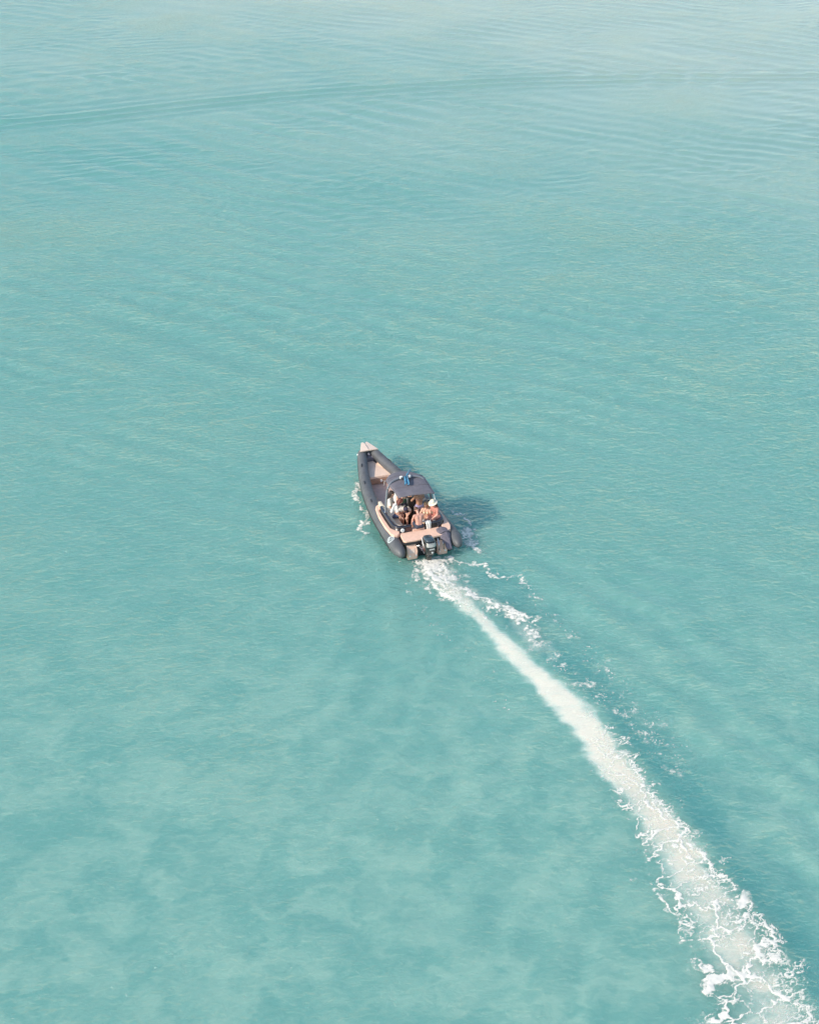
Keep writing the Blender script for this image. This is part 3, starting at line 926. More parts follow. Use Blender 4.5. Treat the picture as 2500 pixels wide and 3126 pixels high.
arch = pipe("radar_arch", catmull([(1.88, 0.965, 0.93), (1.90, 0.935, 1.40), (1.905, 0.89, 1.86), (1.95, 0.81, 2.03), (2.06, 0.66, 2.12), (2.15, 0.38, 2.17), (2.17, 0.09, 2.185),
                                     (2.16, -0.20, 2.175), (2.09, -0.46, 2.13), (1.98, -0.63, 2.02), (1.91, -0.74, 1.80), (1.90, -0.85, 1.40), (1.88, -0.92, 0.93)], 5), 0.043, M_ARCH, boat, 12)
disc("arch_foot", (1.88, 0.965, 0.985), 0.075, 0.03, (0, 0, 1), M_STEEL, arch)
disc("arch_foot", (1.88, -0.92, 0.985), 0.075, 0.03, (0, 0, 1), M_STEEL, arch)
for y in (0.265, -0.055):
    sp = box("spotlight", (2.11, y, 2.225), (0.10, 0.11, 0.10), M_WHITE, arch, 0.02)
    disc("lens", (2.053, y, 2.225), 0.030, 0.02, (-1, 0, 0), M_BLACK if y > 0 else M_WHITE, sp, 12)
pipe("canopy_pole", [(0.97, -0.60, 2.01), (0.99, -0.74, 1.50), (1.02, -0.865, 1.0)], 0.018, M_WHITE, boat, 8)
pipe("canopy_strap", [(2.60, 0.76, 1.93), (2.61, 0.77, 1.82), (2.62, 0.78, 1.70)], 0.008, M_WHITE, boat, 6)

# ---- coaming round the cockpit: glossy rim over dark walls, open behind the man on the aft deck
rim_p = catmull([(2.38, 0.93, 0.93), (2.28, 0.985, 0.95), (1.6, 1.0, 0.95), (1.02, 0.995, 0.95), (0.82, 0.96, 0.95), (0.70, 0.86, 0.95), (0.665, 0.70, 0.95), (0.66, 0.37, 0.95)], 5)
rim_s = catmull([(0.645, -0.17, 0.95), (0.635, -0.50, 0.95), (0.655, -0.70, 0.95), (0.73, -0.84, 0.95), (0.90, -0.91, 0.95), (1.4, -0.925, 0.95), (1.95, -0.925, 0.95), (2.3, -0.90, 0.94)], 5)
for rp in (rim_p, rim_s):
    co = pipe("coaming", rp, 0.062, M_GLOSS, boat, 12, flat=(1.15, 0.75))
    bm = bmesh.new()
    rows = []
    for i, p in enumerate(rp):
        a, b = np.array(rp[max(i - 1, 0)]), np.array(rp[min(i + 1, len(rp) - 1)])
        t = (b - a)[:2]
        t = t / np.hypot(*t)
        nrm = np.array([-t[1], t[0]]) * 0.03
        rows.append([bm.verts.new((p[0] + nrm[0], p[1] + nrm[1], 0.20)), bm.verts.new((p[0] + nrm[0], p[1] + nrm[1], 0.93)),
                     bm.verts.new((p[0] - nrm[0], p[1] - nrm[1], 0.93)), bm.verts.new((p[0] - nrm[0], p[1] - nrm[1], 0.20))])
    for a, b in zip(rows[:-1], rows[1:]):
        for k in range(4):
            bm.faces.new((a[k], a[(k + 1) % 4], b[(k + 1) % 4], b[k]))
    bm.faces.new(rows[0])
    bm.faces.new(rows[-1])
    bm_done("coaming_wall", bm, M_PANEL, co, True)
# what is let into the aft face
sp = disc("speaker", (0.585, 0.74, 0.845), 0.075, 0.035, (-1, 0.05, 0.25), M_WHITE, boat, 24, 0.006)
disc("speaker_cone", (0.566, 0.741, 0.85), 0.045, 0.02, (-1, 0.05, 0.25), M_EMBLEM, sp, 18)
box("locker_door", (0.612, 0.50, 0.835), (0.03, 0.22, 0.15), simple_mat("maroon_door", (0.075, 0.040, 0.042), 0.35), boat, 0.008)
ld = box("locker_door", (0.592, -0.47, 0.83), (0.03, 0.30, 0.17), M_DOOR, boat, 0.008)
for y in (-0.295, -0.645):
    box("door_frame", (0.586, y, 0.83), (0.03, 0.018, 0.19), M_STEEL, ld, 0.004)
box("cleat", (0.66, 0.62, 1.01), (0.03, 0.10, 0.03), M_STEEL, boat, 0.01)
box("cleat", (0.64, -0.52, 1.01), (0.03, 0.10, 0.03), M_STEEL, boat, 0.01)

# peach pads on top of the tubes
PADP = [(2.66, 1.12), (2.78, 1.05), (2.86, 0.92), (2.78, 0.84), (2.62, 0.90), (2.40, 1.06), (1.6, 1.085), (1.0, 1.08), (0.84, 1.0), (0.72, 0.86), (0.62, 0.85), (0.50, 0.90), (0.42, 1.0), (0.44, 1.12), (0.56, 1.20), (1.2, 1.235), (2.0, 1.21)]
prism("tube_pad", PADP, 0.60, 0.79, M_PEACH, boat, 0.02)
PADS = [(0.16, -0.90), (0.20, -0.82), (0.34, -0.80), (0.60, -0.80), (0.70, -0.90), (0.86, -0.985), (1.4, -1.0), (1.9, -0.99), (1.95, -1.06), (1.85, -1.13), (1.2, -1.15), (0.5, -1.12), (0.22, -1.03)]
prism("tube_pad", PADS, 0.60, 0.79, M_PEACH, boat, 0.02)

# sofa: U of seat cushions and backrests inside the coaming
sofa = part_empty("sofa", boat)
prism("seat_cushion", [(2.95, 0.88), (1.0, 0.90), (0.80, 0.80), (0.80, 0.46), (1.28, 0.46), (1.36, 0.44), (2.95, 0.44)], 0.46, 0.60, M_SOFA, sofa, 0.035, seg=3)
prism("seat_cushion", [(0.80, 0.45), (0.80, -0.12), (1.26, -0.12), (1.28, 0.45)], 0.46, 0.60, M_SOFA, sofa, 0.035, seg=3)
prism("seat_cushion", [(0.78, -0.13), (0.78, -0.66), (0.95, -0.80), (2.3, -0.82), (2.3, -0.44), (1.36, -0.44), (1.26, -0.40), (1.26, -0.13)], 0.46, 0.60, M_SOFA, sofa, 0.035, seg=3)
prism("seat_base", [(2.95, 0.90), (0.9, 0.90), (0.78, 0.78), (0.76, -0.66), (0.9, -0.82), (2.3, -0.84), (2.3, -0.48), (1.22, -0.42), (1.22, 0.42), (2.95, 0.48)], 0.20, 0.455, M_CUSH, sofa, 0.0)
prism("backrest", [(2.9, 0.93), (1.05, 0.935), (0.85, 0.88), (0.76, 0.74), (0.74, 0.38), (0.84, 0.38), (0.87, 0.68), (0.98, 0.78), (1.1, 0.81), (2.9, 0.81)], 0.605, 0.90, M_SOFA, sofa, 0.03, seg=3)
prism("backrest", [(0.715, -0.20), (0.715, -0.66), (0.82, -0.82), (1.0, -0.865), (2.2, -0.865), (2.2, -0.78), (1.0, -0.77), (0.86, -0.70), (0.82, -0.60), (0.82, -0.20)], 0.605, 0.90, M_SOFA, sofa, 0.03, seg=3)

# black helm seat on a pedestal
hs = part_empty("helm_seat", boat)
box("seat_back", (1.93, -0.12, 1.18), (0.12, 0.36, 0.46), M_BLACK, hs, 0.04, Matrix.Rotation(R(-6), 4, 'Y'), 3)
box("seat", (2.10, -0.12, 0.92), (0.38, 0.36, 0.10), M_BLACK, hs, 0.03, None, 3)
box("pedestal", (1.96, -0.07, 0.56), (0.26, 0.20, 0.70), M_BLACK, hs, 0.02)
pipe("grab_rail", [(1.84, -0.165, 0.28), (1.835, -0.165, 0.90), (1.845, -0.16, 1.05)], 0.016, M_GREYTRIM, hs, 8)
box("stool", (2.12, 0.22, 0.42), (0.36, 0.38, 0.44), M_BLACK, boat, 0.03)

# aft deck, dark well below it, swim platforms
dk = prism("aft_deck", [(0.60, 0.86), (0.02, 0.90), (-0.04, 0.82), (-0.06, 0.40), (-0.03, -0.20), (0.0, -0.62), (0.30, -0.70), (0.59, -0.68)], 0.66, 0.735, M_PEACH, boat, 0.02)
prism("deck_edge", [(0.58, 0.90), (0.0, 0.935), (-0.065, 0.84), (-0.085, 0.40), (-0.055, -0.20), (-0.02, -0.66), (0.30, -0.74), (0.58, -0.72)], 0.60, 0.655, M_STRAKE, dk, 0.0)
prism("aft_seat", [(0.60, 0.34), (0.60, -0.14), (0.78, -0.14), (0.78, 0.34)], 0.70, 0.80, M_PEACH, boat, 0.02)
box("transom", (0.10, 0.0, 0.30), (0.22, 1.72, 0.58), M_DOOR, boat, 0.01)
for sg_, ys_ in ((1, (0.40, 0.80)), (-1, (0.36, 0.74))):
    ya, yb = sg_ * ys_[0], sg_ * ys_[1]
    pl = prism("swim_platform", [(0.04, yb), (0.04, ya + 0.02 * sg_), (-0.16, ya), (-0.23, ya + 0.06 * sg_), (-0.23, yb)], 0.02, 0.21, M_PEACH, boat, 0.02, top=lambda x, y: 1.45 * (x + 0.23))
    tilt = Matrix.Rotation(-math.atan(1.45), 4, 'Y')
    if sg_ > 0:
        box("tread_plate", (-0.152, 0.62, 0.333), (0.16, 0.20, 0.012), M_NOSE, pl, 0.004, tilt)
        for y in (0.49, 0.73):
            box("corner_cap", (-0.225, y, 0.18), (0.04, 0.06, 0.06), M_WHITE, pl, 0.012)
    else:
        for y in (-0.60, -0.42):
            pipe("ladder_rail", [(0.02, y, 0.62), (-0.06, y, 0.62), (-0.18, y, 0.45), (-0.24, y, 0.24)], 0.02, M_STEEL, pl, 8)
        box("corner_cap", (-0.225, -0.66, 0.18), (0.04, 0.08, 0.06), M_WHITE, pl, 0.012)
        box("corner_cap", (-0.225, -0.44, 0.18), (0.04, 0.05, 0.05), M_WHITE, pl, 0.01)

# outboard engine
eng = part_empty("outboard_engine", boat)
eng.location = (0.13, 0, -0.05)
EY = 0.06


def superring(bm, z, x0, x1, hw, n=24, p=3.2, skew=0.0):
    out = []
    cx, hx = (x0 + x1) / 2, abs(x1 - x0) / 2
    for k in range(n):
        a = 2 * math.pi * k / n
        c, s = math.cos(a), math.sin(a)
        out.append(bm.verts.new((cx + hx * math.copysign(abs(c) ** (2 / p), c), EY + hw * math.copysign(abs(s) ** (2 / p), s), z + skew * c)))
    return out


def loft(name, rings, mat, parent, smooth=True, caps=(True, True)):
    bm = bmesh.new()
    rr = [superring(bm, *r) if not isinstance(r, dict) else superring(bm, **r) for r in rings]
    for a, b in zip(rr[:-1], rr[1:]):
        n = len(a)
        for k in range(n):
            bm.faces.new((a[k], a[(k + 1) % n], b[(k + 1) % n], b[k]))
    if caps[0]:
        bm.faces.new(rr[0])
    if caps[1]:
        bm.faces.new(rr[-1])
    return bm_done(name, bm, mat, parent, smooth)


cowl = loft("cowling", [(0.34, -0.38, -0.72, 0.135), (0.42, -0.30, -0.80, 0.175), (0.56, -0.24, -0.86, 0.20), (0.76, -0.22, -0.88, 0.212), (0.90, -0.23, -0.86, 0.205), (0.955, -0.26, -0.80, 0.185)], M_COWL, eng)
loft("cowl_top", [(0.950, -0.255, -0.79, 0.188), (0.985, -0.28, -0.755, 0.168), (1.015, -0.34, -0.66, 0.125), (1.022, -0.42, -0.56, 0.06)], M_COWLTOP, cowl)
# silver shoulder at the rear and a pale flash down the port side
bm = bmesh.new()
rows = []
for z, x0, x1, hw in ((0.775, -0.215, -0.886, 0.217), (0.86, -0.22, -0.876, 0.213), (0.925, -0.235, -0.845, 0.203)):
    row = []
    for k in range(15):
        a = math.pi + (-0.95 + 1.9 * k / 14)
        c, s = math.cos(a), math.sin(a)
        cx, hx = (x0 + x1) / 2, abs(x1 - x0) / 2
        row.append(bm.verts.new((cx + hx * math.copysign(abs(c) ** (2 / 3.2), c), EY + hw * math.copysign(abs(s) ** (2 / 3.2), s), z)))
    rows.append(row)
for a, b in zip(rows[:-1], rows[1:]):
    for k in range(14):
        bm.faces.new((a[k], a[k + 1], b[k + 1], b[k]))
bm_done("silver_band", bm, M_SILVER, cowl, True)
pipe("side_flash", [(-0.29, EY + 0.205, 0.93), (-0.40, EY + 0.215, 0.86), (-0.52, EY + 0.216, 0.74), (-0.60, EY + 0.212, 0.62)], [0.020, 0.034, 0.036, 0.012], M_WHITE, cowl, 8, flat=(0.35, 1))
pipe("side_flash", [(-0.50, EY + 0.212, 0.68), (-0.58, EY + 0.210, 0.58), (-0.66, EY + 0.200, 0.50)], [0.025, 0.035, 0.012], M_MAROON, cowl, 8, flat=(0.3, 1))
for k in range(6):
    hgt = (0.055, 0.04, 0.055, 0.04, 0.055, 0.045)[k]
    box("lettering", (-0.885, EY - 0.075 + 0.032 * k, 0.69), (0.012, 0.021, hgt), M_WHITE, cowl, 0.002)
disc("badge", (-0.868, EY - 0.02, 0.54), 0.036, 0.014, (-1, 0, -0.12), M_WHITE, cowl, 16)
loft("midsection", [(-0.35, -0.36, -0.56, 0.06), (0.02, -0.34, -0.60, 0.08), (0.18, -0.34, -0.66, 0.11), (0.34, -0.36, -0.71, 0.13)], M_COWL, eng)
loft("cavitation_plate", [(0.030, -0.36, -0.78, 0.11), (0.047, -0.36, -0.78, 0.11)], M_GREYMETAL, eng, False)
br = box("mounting_bracket", (-0.20, EY, 0.40), (0.24, 0.22, 0.40), M_GREYMETAL, eng, 0.02)
for y in (0.10, -0.10):
    box("clamp_arm", (-0.13, EY + y * 1.45, 0.46), (0.20, 0.05, 0.34), M_GREYTRIM, br, 0.012)
pipe("steering_ram", [(-0.16, EY + 0.34, 0.50), (-0.17, EY - 0.34, 0.50)], 0.030, M_STEEL, br, 10)
pipe("hose", catmull([(0.02, 0.34, 0.58), (-0.14, 0.34, 0.60), (-0.22, 0.27, 0.54), (-0.26, 0.20, 0.62)], 5), 0.022, M_BLACK, eng, 8)
pipe("hose", catmull([(0.02, 0.28, 0.50), (-0.16, 0.30, 0.46), (-0.26, 0.22, 0.40), (-0.30, 0.16, 0.46)], 5), 0.020, M_GREYTRIM, eng, 8)

# ------------------------------------------------------------------ loose things aboard
# flag on a short slanting staff at the top of the arch
flag = thing("flag", "small blue flag on a short slanting staff at the top of the grey canopy", "flag", (2.14, 0.10, 2.21))
pipe("flagstaff", [(0, 0, -0.02), (0.03, -0.10, 0.10), (0.06, -0.20, 0.21)], 0.011, M_GREYMETAL, flag, 8)
ball("finial", (0.062, -0.202, 0.218), (0.015, 0.015, 0.015), M_GREYMETAL, flag, 1)


def cloth(name, fn, nu, nv, mat, parent, thick=0.008):
    bm = bmesh.new()
    P = np.array([[fn(i / nu, j / nv) for i in range(nu + 1)] for j in range(nv + 1)])
    du = np.gradient(P, axis=1)
    dv = np.gradient(P, axis=0)
    N = np.cross(du, dv)
    N /= np.maximum(np.linalg.norm(N, axis=2, keepdims=True), 1e-9)
    A = [[bm.verts.new(P[j, i] + N[j, i] * thick / 2) for i in range(nu + 1)] for j in range(nv + 1)]
    B = [[bm.verts.new(P[j, i] - N[j, i] * thick / 2) for i in range(nu + 1)] for j in range(nv + 1)]
    for j in range(nv):
        for i in range(nu):
            bm.faces.new((A[j][i], A[j][i + 1], A[j + 1][i + 1], A[j + 1][i]))
            bm.faces.new((B[j][i], B[j + 1][i], B[j + 1][i + 1], B[j][i + 1]))
    for j in range(nv):
        for g in (0, nu):
            bm.faces.new((A[j][g], A[j + 1][g], B[j + 1][g], B[j][g]))
    for i in range(nu):
        for g in (0, nv):
            bm.faces.new((A[g][i], A[g][i + 1], B[g][i + 1], B[g][i]))
    return bm_done(name, bm, mat, parent, True)


# lower drape streams aft of the staff, upper fold wraps the staff
cloth("flag_cloth", lambda u, v: (-0.04 - 0.54 * v + 0.03 * math.sin(7 * u + 4 * v), -0.085 + 0.17 * u * (0.75 + 0.45 * v) + 0.11 * v, 0.05 - 0.05 * v ** 1.3 + 0.025 * math.sin(10 * u + 2 * v)), 14, 14, M_FLAG, flag)
cloth("flag_cloth", lambda u, v: (0.02 + 0.07 * v - 0.12 * u * (1 - 0.45 * v), -0.03 - 0.20 * v - 0.03 * math.sin(5 * u), 0.05 + 0.20 * v - 0.03 * u + 0.012 * math.sin(9 * u + 3 * v)), 8, 12, M_FLAG, flag)

# crumpled cover over the starboard quarter
cover = thing("boat_cover", "crumpled grey fabric cover lying between the engine and the starboard tube end", "cover", (0.0, -0.75, 0.5))
cp = catmull([(0.50, 0.03, 0.16), (0.36, 0.02, 0.20), (0.14, 0.02, 0.19), (-0.08, 0.01, 0.09), (-0.28, 0.01, 0.0), (-0.46, 0.02, -0.08), (-0.54, 0.03, -0.12)], 8)
cr = np.interp(np.linspace(0, 1, len(cp)), [0, 0.06, 0.3, 0.45, 0.65, 0.95, 1.0], [0.10, 0.21, 0.235, 0.20, 0.115, 0.10, 0.05])
bm = sweep_bm(cp, list(cr), 40, flat=(1.05, 0.50))
for v in bm.verts:
    sx = v.co.x
    fold = math.sin(34 * v.co.y + 5.0 * sx + 2.5 * mnoise.noise(v.co * 3.0)) * 0.5 + math.sin(19 * v.co.y - 9 * sx) * 0.5
    v.co.z += 0.020 * fold * mnoise.noise(v.co * 2.2 + Vector((1, 5, 0))) * 2.0 + 0.016 * mnoise.noise(v.co * 7.0)
    v.co.y += 0.018 * mnoise.noise(v.co * 5.0 + Vector((9, 0, 0)))
bm_done("cover_cloth", bm, M_COVER, cover, True)
pipe("tie_strap", [(0.10, -0.23, 0.10), (0.09, -0.17, 0.25), (0.08, 0.02, 0.29), (0.07, 0.19, 0.24), (0.06, 0.25, 0.10)], 0.013, M_STRAKE, cover, 6, flat=(1.8, 0.7))

M_TOWEL = simple_mat("white_towel", (0.80, 0.80, 0.74), 0.95, var=0.05, scale=12, bump=0.01, bscale=60)
towel = thing("towel", "white towel hung over the dark cockpit rim behind the passengers", "towel", (0.64, -0.26, 0.95))


def towel_fn(u, v):
    s = v * 0.86
    y = (u - 0.5) * (0.22 + 0.05 * math.sin(5 * v)) + 0.06 * (0.5 - v)
    if s < 0.42:
        x, z = 0.13 + 0.38 - s * 0.92, -0.02 - 0.10 * sstep(0.12, 0.40, np.array(0.42 - s))
    elif s < 0.62:
        a = (s - 0.42) / 0.20 * math.pi
        x, z = 0.0 + 0.085 * math.cos(a), 0.012 + 0.072 * math.sin(a)
    else:
        x, z = -0.088, 0.01 - (s - 0.62)
    return (float(x) + 0.008 * math.sin(14 * u), y, float(z) + 0.012 * math.sin(9 * u + 6 * v))


cloth("towel_cloth", towel_fn, 14, 30, M_TOWEL, towel, 0.014)
M_LILAC = simple_mat("lilac_cloth", (0.46, 0.42, 0.56), 0.9, var=0.12, scale=14, bump=0.01, bscale=40)
bagt = thing("folded_sarong", "pale lilac rolled cloth on the seat beside the woman in the straw hat", "cloth", (1.06, -0.56, 0.61))
bm = sweep_bm(catmull([(-0.09, 0.02, 0.05), (-0.04, 0.0, 0.06), (0.04, -0.01, 0.06), (0.09, -0.03, 0.05)], 4), [0.03] + [0.058] * 11 + [0.03], 14, flat=(1.1, 0.85))
for v in bm.verts:
    v.co += Vector((0, 0, 0.012 * mnoise.noise(v.co * 18)))
bm_done("cloth_roll", bm, M_LILAC, bagt, True)

# ------------------------------------------------------------------ people
def skin_mat(name, c):
    m = simple_mat(name, c, 0.5, var=0.06, scale=9)
    b = [n for n in m.node_tree.nodes if n.type == 'BSDF_PRINCIPLED'][0]
    b.inputs['Subsurface Weight'].default_value = 0.0
    return m


SK_FAIR = skin_mat("skin_fair", (0.62, 0.37, 0.27))
SK_ROSY = skin_mat("skin_rosy", (0.66, 0.35, 0.27))
SK_TAN = skin_mat("skin_tan", (0.42, 0.22, 0.145))
HAIR_DARK = simple_mat("dark_hair", (0.030, 0.019, 0.017), 0.5, var=0.3, scale=30, bump=0.006, bscale=60)
HAIR_BROWN = simple_mat("brown_hair", (0.13, 0.065, 0.040), 0.5, var=0.3, scale=30, bump=0.006, bscale=60)
HAIR_AUBURN = simple_mat("auburn_hair", (0.22, 0.075, 0.06), 0.5, var=0.3, scale=30, bump=0.006, bscale=60)
HAIR_BLONDE = simple_mat("light_hair", (0.42, 0.26, 0.14), 0.5, var=0.3, scale=30, bump=0.006, bscale=60)
C_WHITE = simple_mat("white_cotton", (0.80, 0.78, 0.72), 0.9, var=0.04, scale=8, bump=0.02, bscale=9)
C_GREEN = simple_mat("green_cotton", (0.16, 0.27, 0.19), 0.9, var=0.1, scale=8, bump=0.02, bscale=9)
C_DENIM = simple_mat("blue_denim", (0.09, 0.13, 0.24), 0.9, var=0.15, scale=20)
C_NAVY = simple_mat("navy_cotton", (0.055, 0.05, 0.085), 0.9, var=0.15, scale=10, bump=0.02, bscale=9)
C_BLACK = simple_mat("black_cotton", (0.02, 0.02, 0.024), 0.9, var=0.2)
C_VIOLET = simple_mat("violet_swimwear", (0.36, 0.30, 0.46), 0.6, var=0.35, scale=11)
C_CORAL = simple_mat("coral_cotton", (0.56, 0.24, 0.19), 0.9, var=0.12, scale=8, bump=0.02, bscale=9)
C_CREAM = simple_mat("cream_swimwear", (0.66, 0.56, 0.40), 0.7, var=0.08)
C_STRAW = simple_mat("straw_hat", (0.84, 0.77, 0.62), 0.85, var=0.10, scale=40, bump=0.004, bscale=90)
C_STRIPE = simple_mat("dark_swim_shorts", (0.05, 0.06, 0.09), 0.8, var=0.2)
EYE = simple_mat("eye", (0.02, 0.015, 0.012), 0.15)
LIP = simple_mat("lips", (0.42, 0.14, 0.12), 0.5)


def capsule(V, F, p, q, r0, r1, n=14, squash=None):
    """closed tapered capsule appended to the vertex and face lists"""
    p, q = Vector(p), Vector(q)
    ax = q - p
    L = ax.length
    ax = ax / L if L > 1e-6 else Vector((0, 0, 1))
    s = ax.orthogonal().normalized()
    u = ax.cross(s)
    base = len(V)
    rows = []
    m = 4
    for k in range(m + 1):
        a = -math.pi / 2 + math.pi / 2 * k / m
        rows.append((p + ax * (r0 * math.sin(a)), max(r0 * math.cos(a), 1e-4)))
    for k in range(m + 1):
        a = math.pi / 2 * k / m
        rows.append((q + ax * (r1 * math.sin(a)), max(r1 * math.cos(a), 1e-4)))
    for c, r in rows:
        for i in range(n):
            t = 2 * math.pi * i / n
            V.append(c + s * (r * math.cos(t)) + u * (r * math.sin(t)))
    for j in range(len(rows) - 1):
        for i in range(n):
            a = base + j * n + i
            b = base + j * n + (i + 1) % n
            F.append((a, b, b + n, a + n))
    F.append(tuple(base + i for i in reversed(range(n))))
    F.append(tuple(base + (len(rows) - 1) * n + i for i in range(n)))


def fuse(name, caps, mat, parent, voxel, smooth_it=3, mats=None):
    """join overlapping capsules into one continuous skin"""
    V, F = [], []
    for c in caps:
        capsule(V, F, *c)
    me = bpy.data.meshes.new(name)
    me.from_pydata([tuple(v) for v in V], [], F)
    tmp = bpy.data.objects.new("tmp", me)
    COL.objects.link(tmp)
    md = tmp.modifiers.new("r", 'REMESH')
    md.mode = 'VOXEL'
    md.voxel_size = voxel
    sm = tmp.modifiers.new("s", 'SMOOTH')
    sm.factor = 0.5
    sm.iterations = smooth_it
    dg = bpy.context.evaluated_depsgraph_get()
    dg.update()
    out = bpy.data.meshes.new_from_object(tmp.evaluated_get(dg))
    bpy.data.objects.remove(tmp)
    bpy.data.meshes.remove(me)
    out.name = name
    return link(name, out, mat, parent, True)


def person(label, base, yaw, pelvis, lean, head_pitch, head_yaw, arms, legs, skin, hair, hair_mat, clothes, scale=1.0, fem=False, group=None, side=0.0):
    """base: foot of the Empty in boat coordinates; pelvis, limb joints in the person's own frame (x ahead, y left) with origin at base.
    arms / legs: for left then right: (elbow, wrist) and (knee, ankle, toe direction)"""
    root = thing("person", label, "person", base, group)
    root.matrix_world = BOAT_MAT @ Matrix.Translation(base) @ Matrix.Rotation(R(yaw), 4, 'Z')
    P = Vector(pelvis)
    k = scale
    la, ls = R(lean), R(side)
    S = Vector((math.sin(la), math.sin(ls), math.cos(la))).normalized()
    Yv = Vector((0, 1, 0))
    Yv = (Yv - S * Yv.dot(S)).normalized()
    Xv = Yv.cross(S)
    chest = P + S * 0.30 * k
    neck = P + S * 0.49 * k
    hp = R(lean * 0.5 + head_pitch)
    Hd = Vector((math.sin(hp), math.sin(ls) * 0.6, math.cos(hp))).normalized()
    head = neck + Hd * 0.185 * k + Xv * 0.015
    sw = (0.150 if fem else 0.175) * k
    hw = (0.095 if fem else 0.088) * k
    waist = (0.088 if fem else 0.105) * k
    caps, torso = [], []

    def add(lst, p, q, r0, r1):
        lst.append((p, q, r0 * k, r1 * k))
    add(torso, P + Yv * hw * 0.75, P - Yv * hw * 0.75, 0.105, 0.105)
    for s in (1, -1):
        add(torso, P + Yv * s * 0.045 * k, chest - S * 0.10 * k + Yv * s * 0.030 * k, 0.100, waist / k)
        add(torso, chest - S * 0.10 * k + Yv * s * 0.035 * k, chest + S * 0.07 * k + Yv * s * 0.07 * k, waist / k, 0.098)
    sh = [neck - S * 0.055 * k + Yv * sw, neck - S * 0.055 * k - Yv * sw]
    add(torso, sh[0] - Yv * 0.02, sh[1] + Yv * 0.02, 0.060, 0.060)
    add(torso, chest + S * 0.06 * k, neck - S * 0.03 * k, 0.085, 0.062)
    if fem:
        for s in (1, -1):
            add(torso, chest + S * 0.02 * k + Xv * 0.075 * k + Yv * s * 0.065 * k, chest + S * 0.015 * k + Xv * 0.085 * k + Yv * s * 0.065 * k, 0.052, 0.045)
    caps += torso
    add(caps, neck - S * 0.04 * k, head - Hd * 0.05 * k, 0.052, 0.048)
    # head: skull, jaw, nose, ears
    hy = R(head_yaw)
    Fx = (Xv * math.cos(hy) + Yv * math.sin(hy))
    Fx = (Fx - Hd * Fx.dot(Hd)).normalized()
    Lx = Hd.cross(Fx)
    hc = head + Hd * 0.03 * k
    add(caps, hc - Fx * 0.022 * k, hc + Fx * 0.022 * k, 0.080, 0.076)
    add(caps, hc + Fx * 0.03 * k - Hd * 0.01 * k, head + Fx * 0.045 * k - Hd * 0.075 * k, 0.066, 0.042)
    add(caps, hc + Fx * 0.092 * k - Hd * 0.005 * k, hc + Fx * 0.108 * k - Hd * 0.035 * k, 0.010, 0.014)
    for s in (1, -1):
        add(caps, hc + Lx * s * 0.078 * k - Hd * 0.035 * k, hc + Lx * s * 0.084 * k - Hd * 0.005 * k, 0.013, 0.016)
    upper = []
    for i, s in enumerate((1, -1)):
        el, wr = Vector(arms[i][0]), Vector(arms[i][1])
        add(caps, sh[i], sh[i] + (el - sh[i]) * 0.3, 0.056, 0.050)
        add(caps, sh[i] + (el - sh[i]) * 0.3, el, 0.048, 0.038)
        upper.append((sh[i], sh[i] + (el - sh[i]) * 0.62, 0.062, 0.058))
        fo = (wr - el)
        add(caps, el, el + fo * 0.35, 0.040, 0.040)
        add(caps, el + fo * 0.35, wr, 0.040, 0.026)
        f = fo.normalized()
        bend = Vector(arms[i][2]) if len(arms[i]) > 2 else Vector((0, 0, -1))
        nrm = (bend - f * bend.dot(f)).normalized()          # the way the palm faces
        sd = f.cross(nrm) * s
        add(caps, wr + f * 0.02, wr + f * 0.085 * k + sd * 0.022, 0.021, 0.017)
        add(caps, wr + f * 0.02, wr + f * 0.085 * k - sd * 0.022, 0.021, 0.017)
        for j, ln in enumerate((0.072, 0.080, 0.074, 0.058)):
            b0 = wr + f * 0.088 * k + sd * (0.031 - 0.0205 * j)
            b1 = b0 + (f * 0.85 + nrm * 0.45).normalized() * ln * 0.55 + sd * (0.006 - 0.004 * j)
            b2 = b1 + (f * 0.5 + nrm * 0.85).normalized() * ln * 0.45
            add(caps, b0, b1, 0.0105, 0.0098)
            add(caps, b1, b2, 0.0098, 0.0085)
        t0 = wr + f * 0.035 + sd * 0.028
        t1 = t0 + (f * 0.6 + sd * 0.7 + nrm * 0.35).normalized() * 0.040
        add(caps, t0, t1, 0.014, 0.0115)
        add(caps, t1, t1 + (f * 0.9 + sd * 0.2 + nrm * 0.4).normalized() * 0.032, 0.0115, 0.0095)
    thighs = []
    for i, s in enumerate((1, -1)):
        hip = P + Yv * s * hw - S * 0.02
        kn, an = Vector(legs[i][0]), Vector(legs[i][1])
        add(caps, hip, hip + (kn - hip) * 0.4, 0.088, 0.076)
        add(caps, hip + (kn - hip) * 0.4, kn, 0.076, 0.053)
        thighs.append((hip, kn))
        sk = an - kn
        add(caps, kn, kn + sk * 0.33, 0.052, 0.053)
        add(caps, kn + sk * 0.33, an, 0.053, 0.033)
        toe = Vector(legs[i][2]).normalized() if len(legs[i]) > 2 else Vector((1, 0, -0.15)).normalized()
        heel = an - toe * 0.035 + Vector((0, 0, -0.03))
        add(caps, an, heel, 0.034, 0.032)
        add(caps, heel, heel + toe * 0.13, 0.032, 0.034)
        add(caps, heel + toe * 0.13, heel + toe * 0.19, 0.034, 0.022)
    body = fuse("body", caps, skin, root, 0.0085, 2)
    for s in (1, -1):
        ball("eye", hc + Fx * 0.087 * k + Lx * s * 0.032 * k + Hd * 0.004 * k, (0.012, 0.012, 0.010), EYE, root, 1)
    ball("mouth", head + Fx * 0.083 * k - Hd * 0.052 * k, (0.012, 0.022, 0.008), LIP, root, 1)
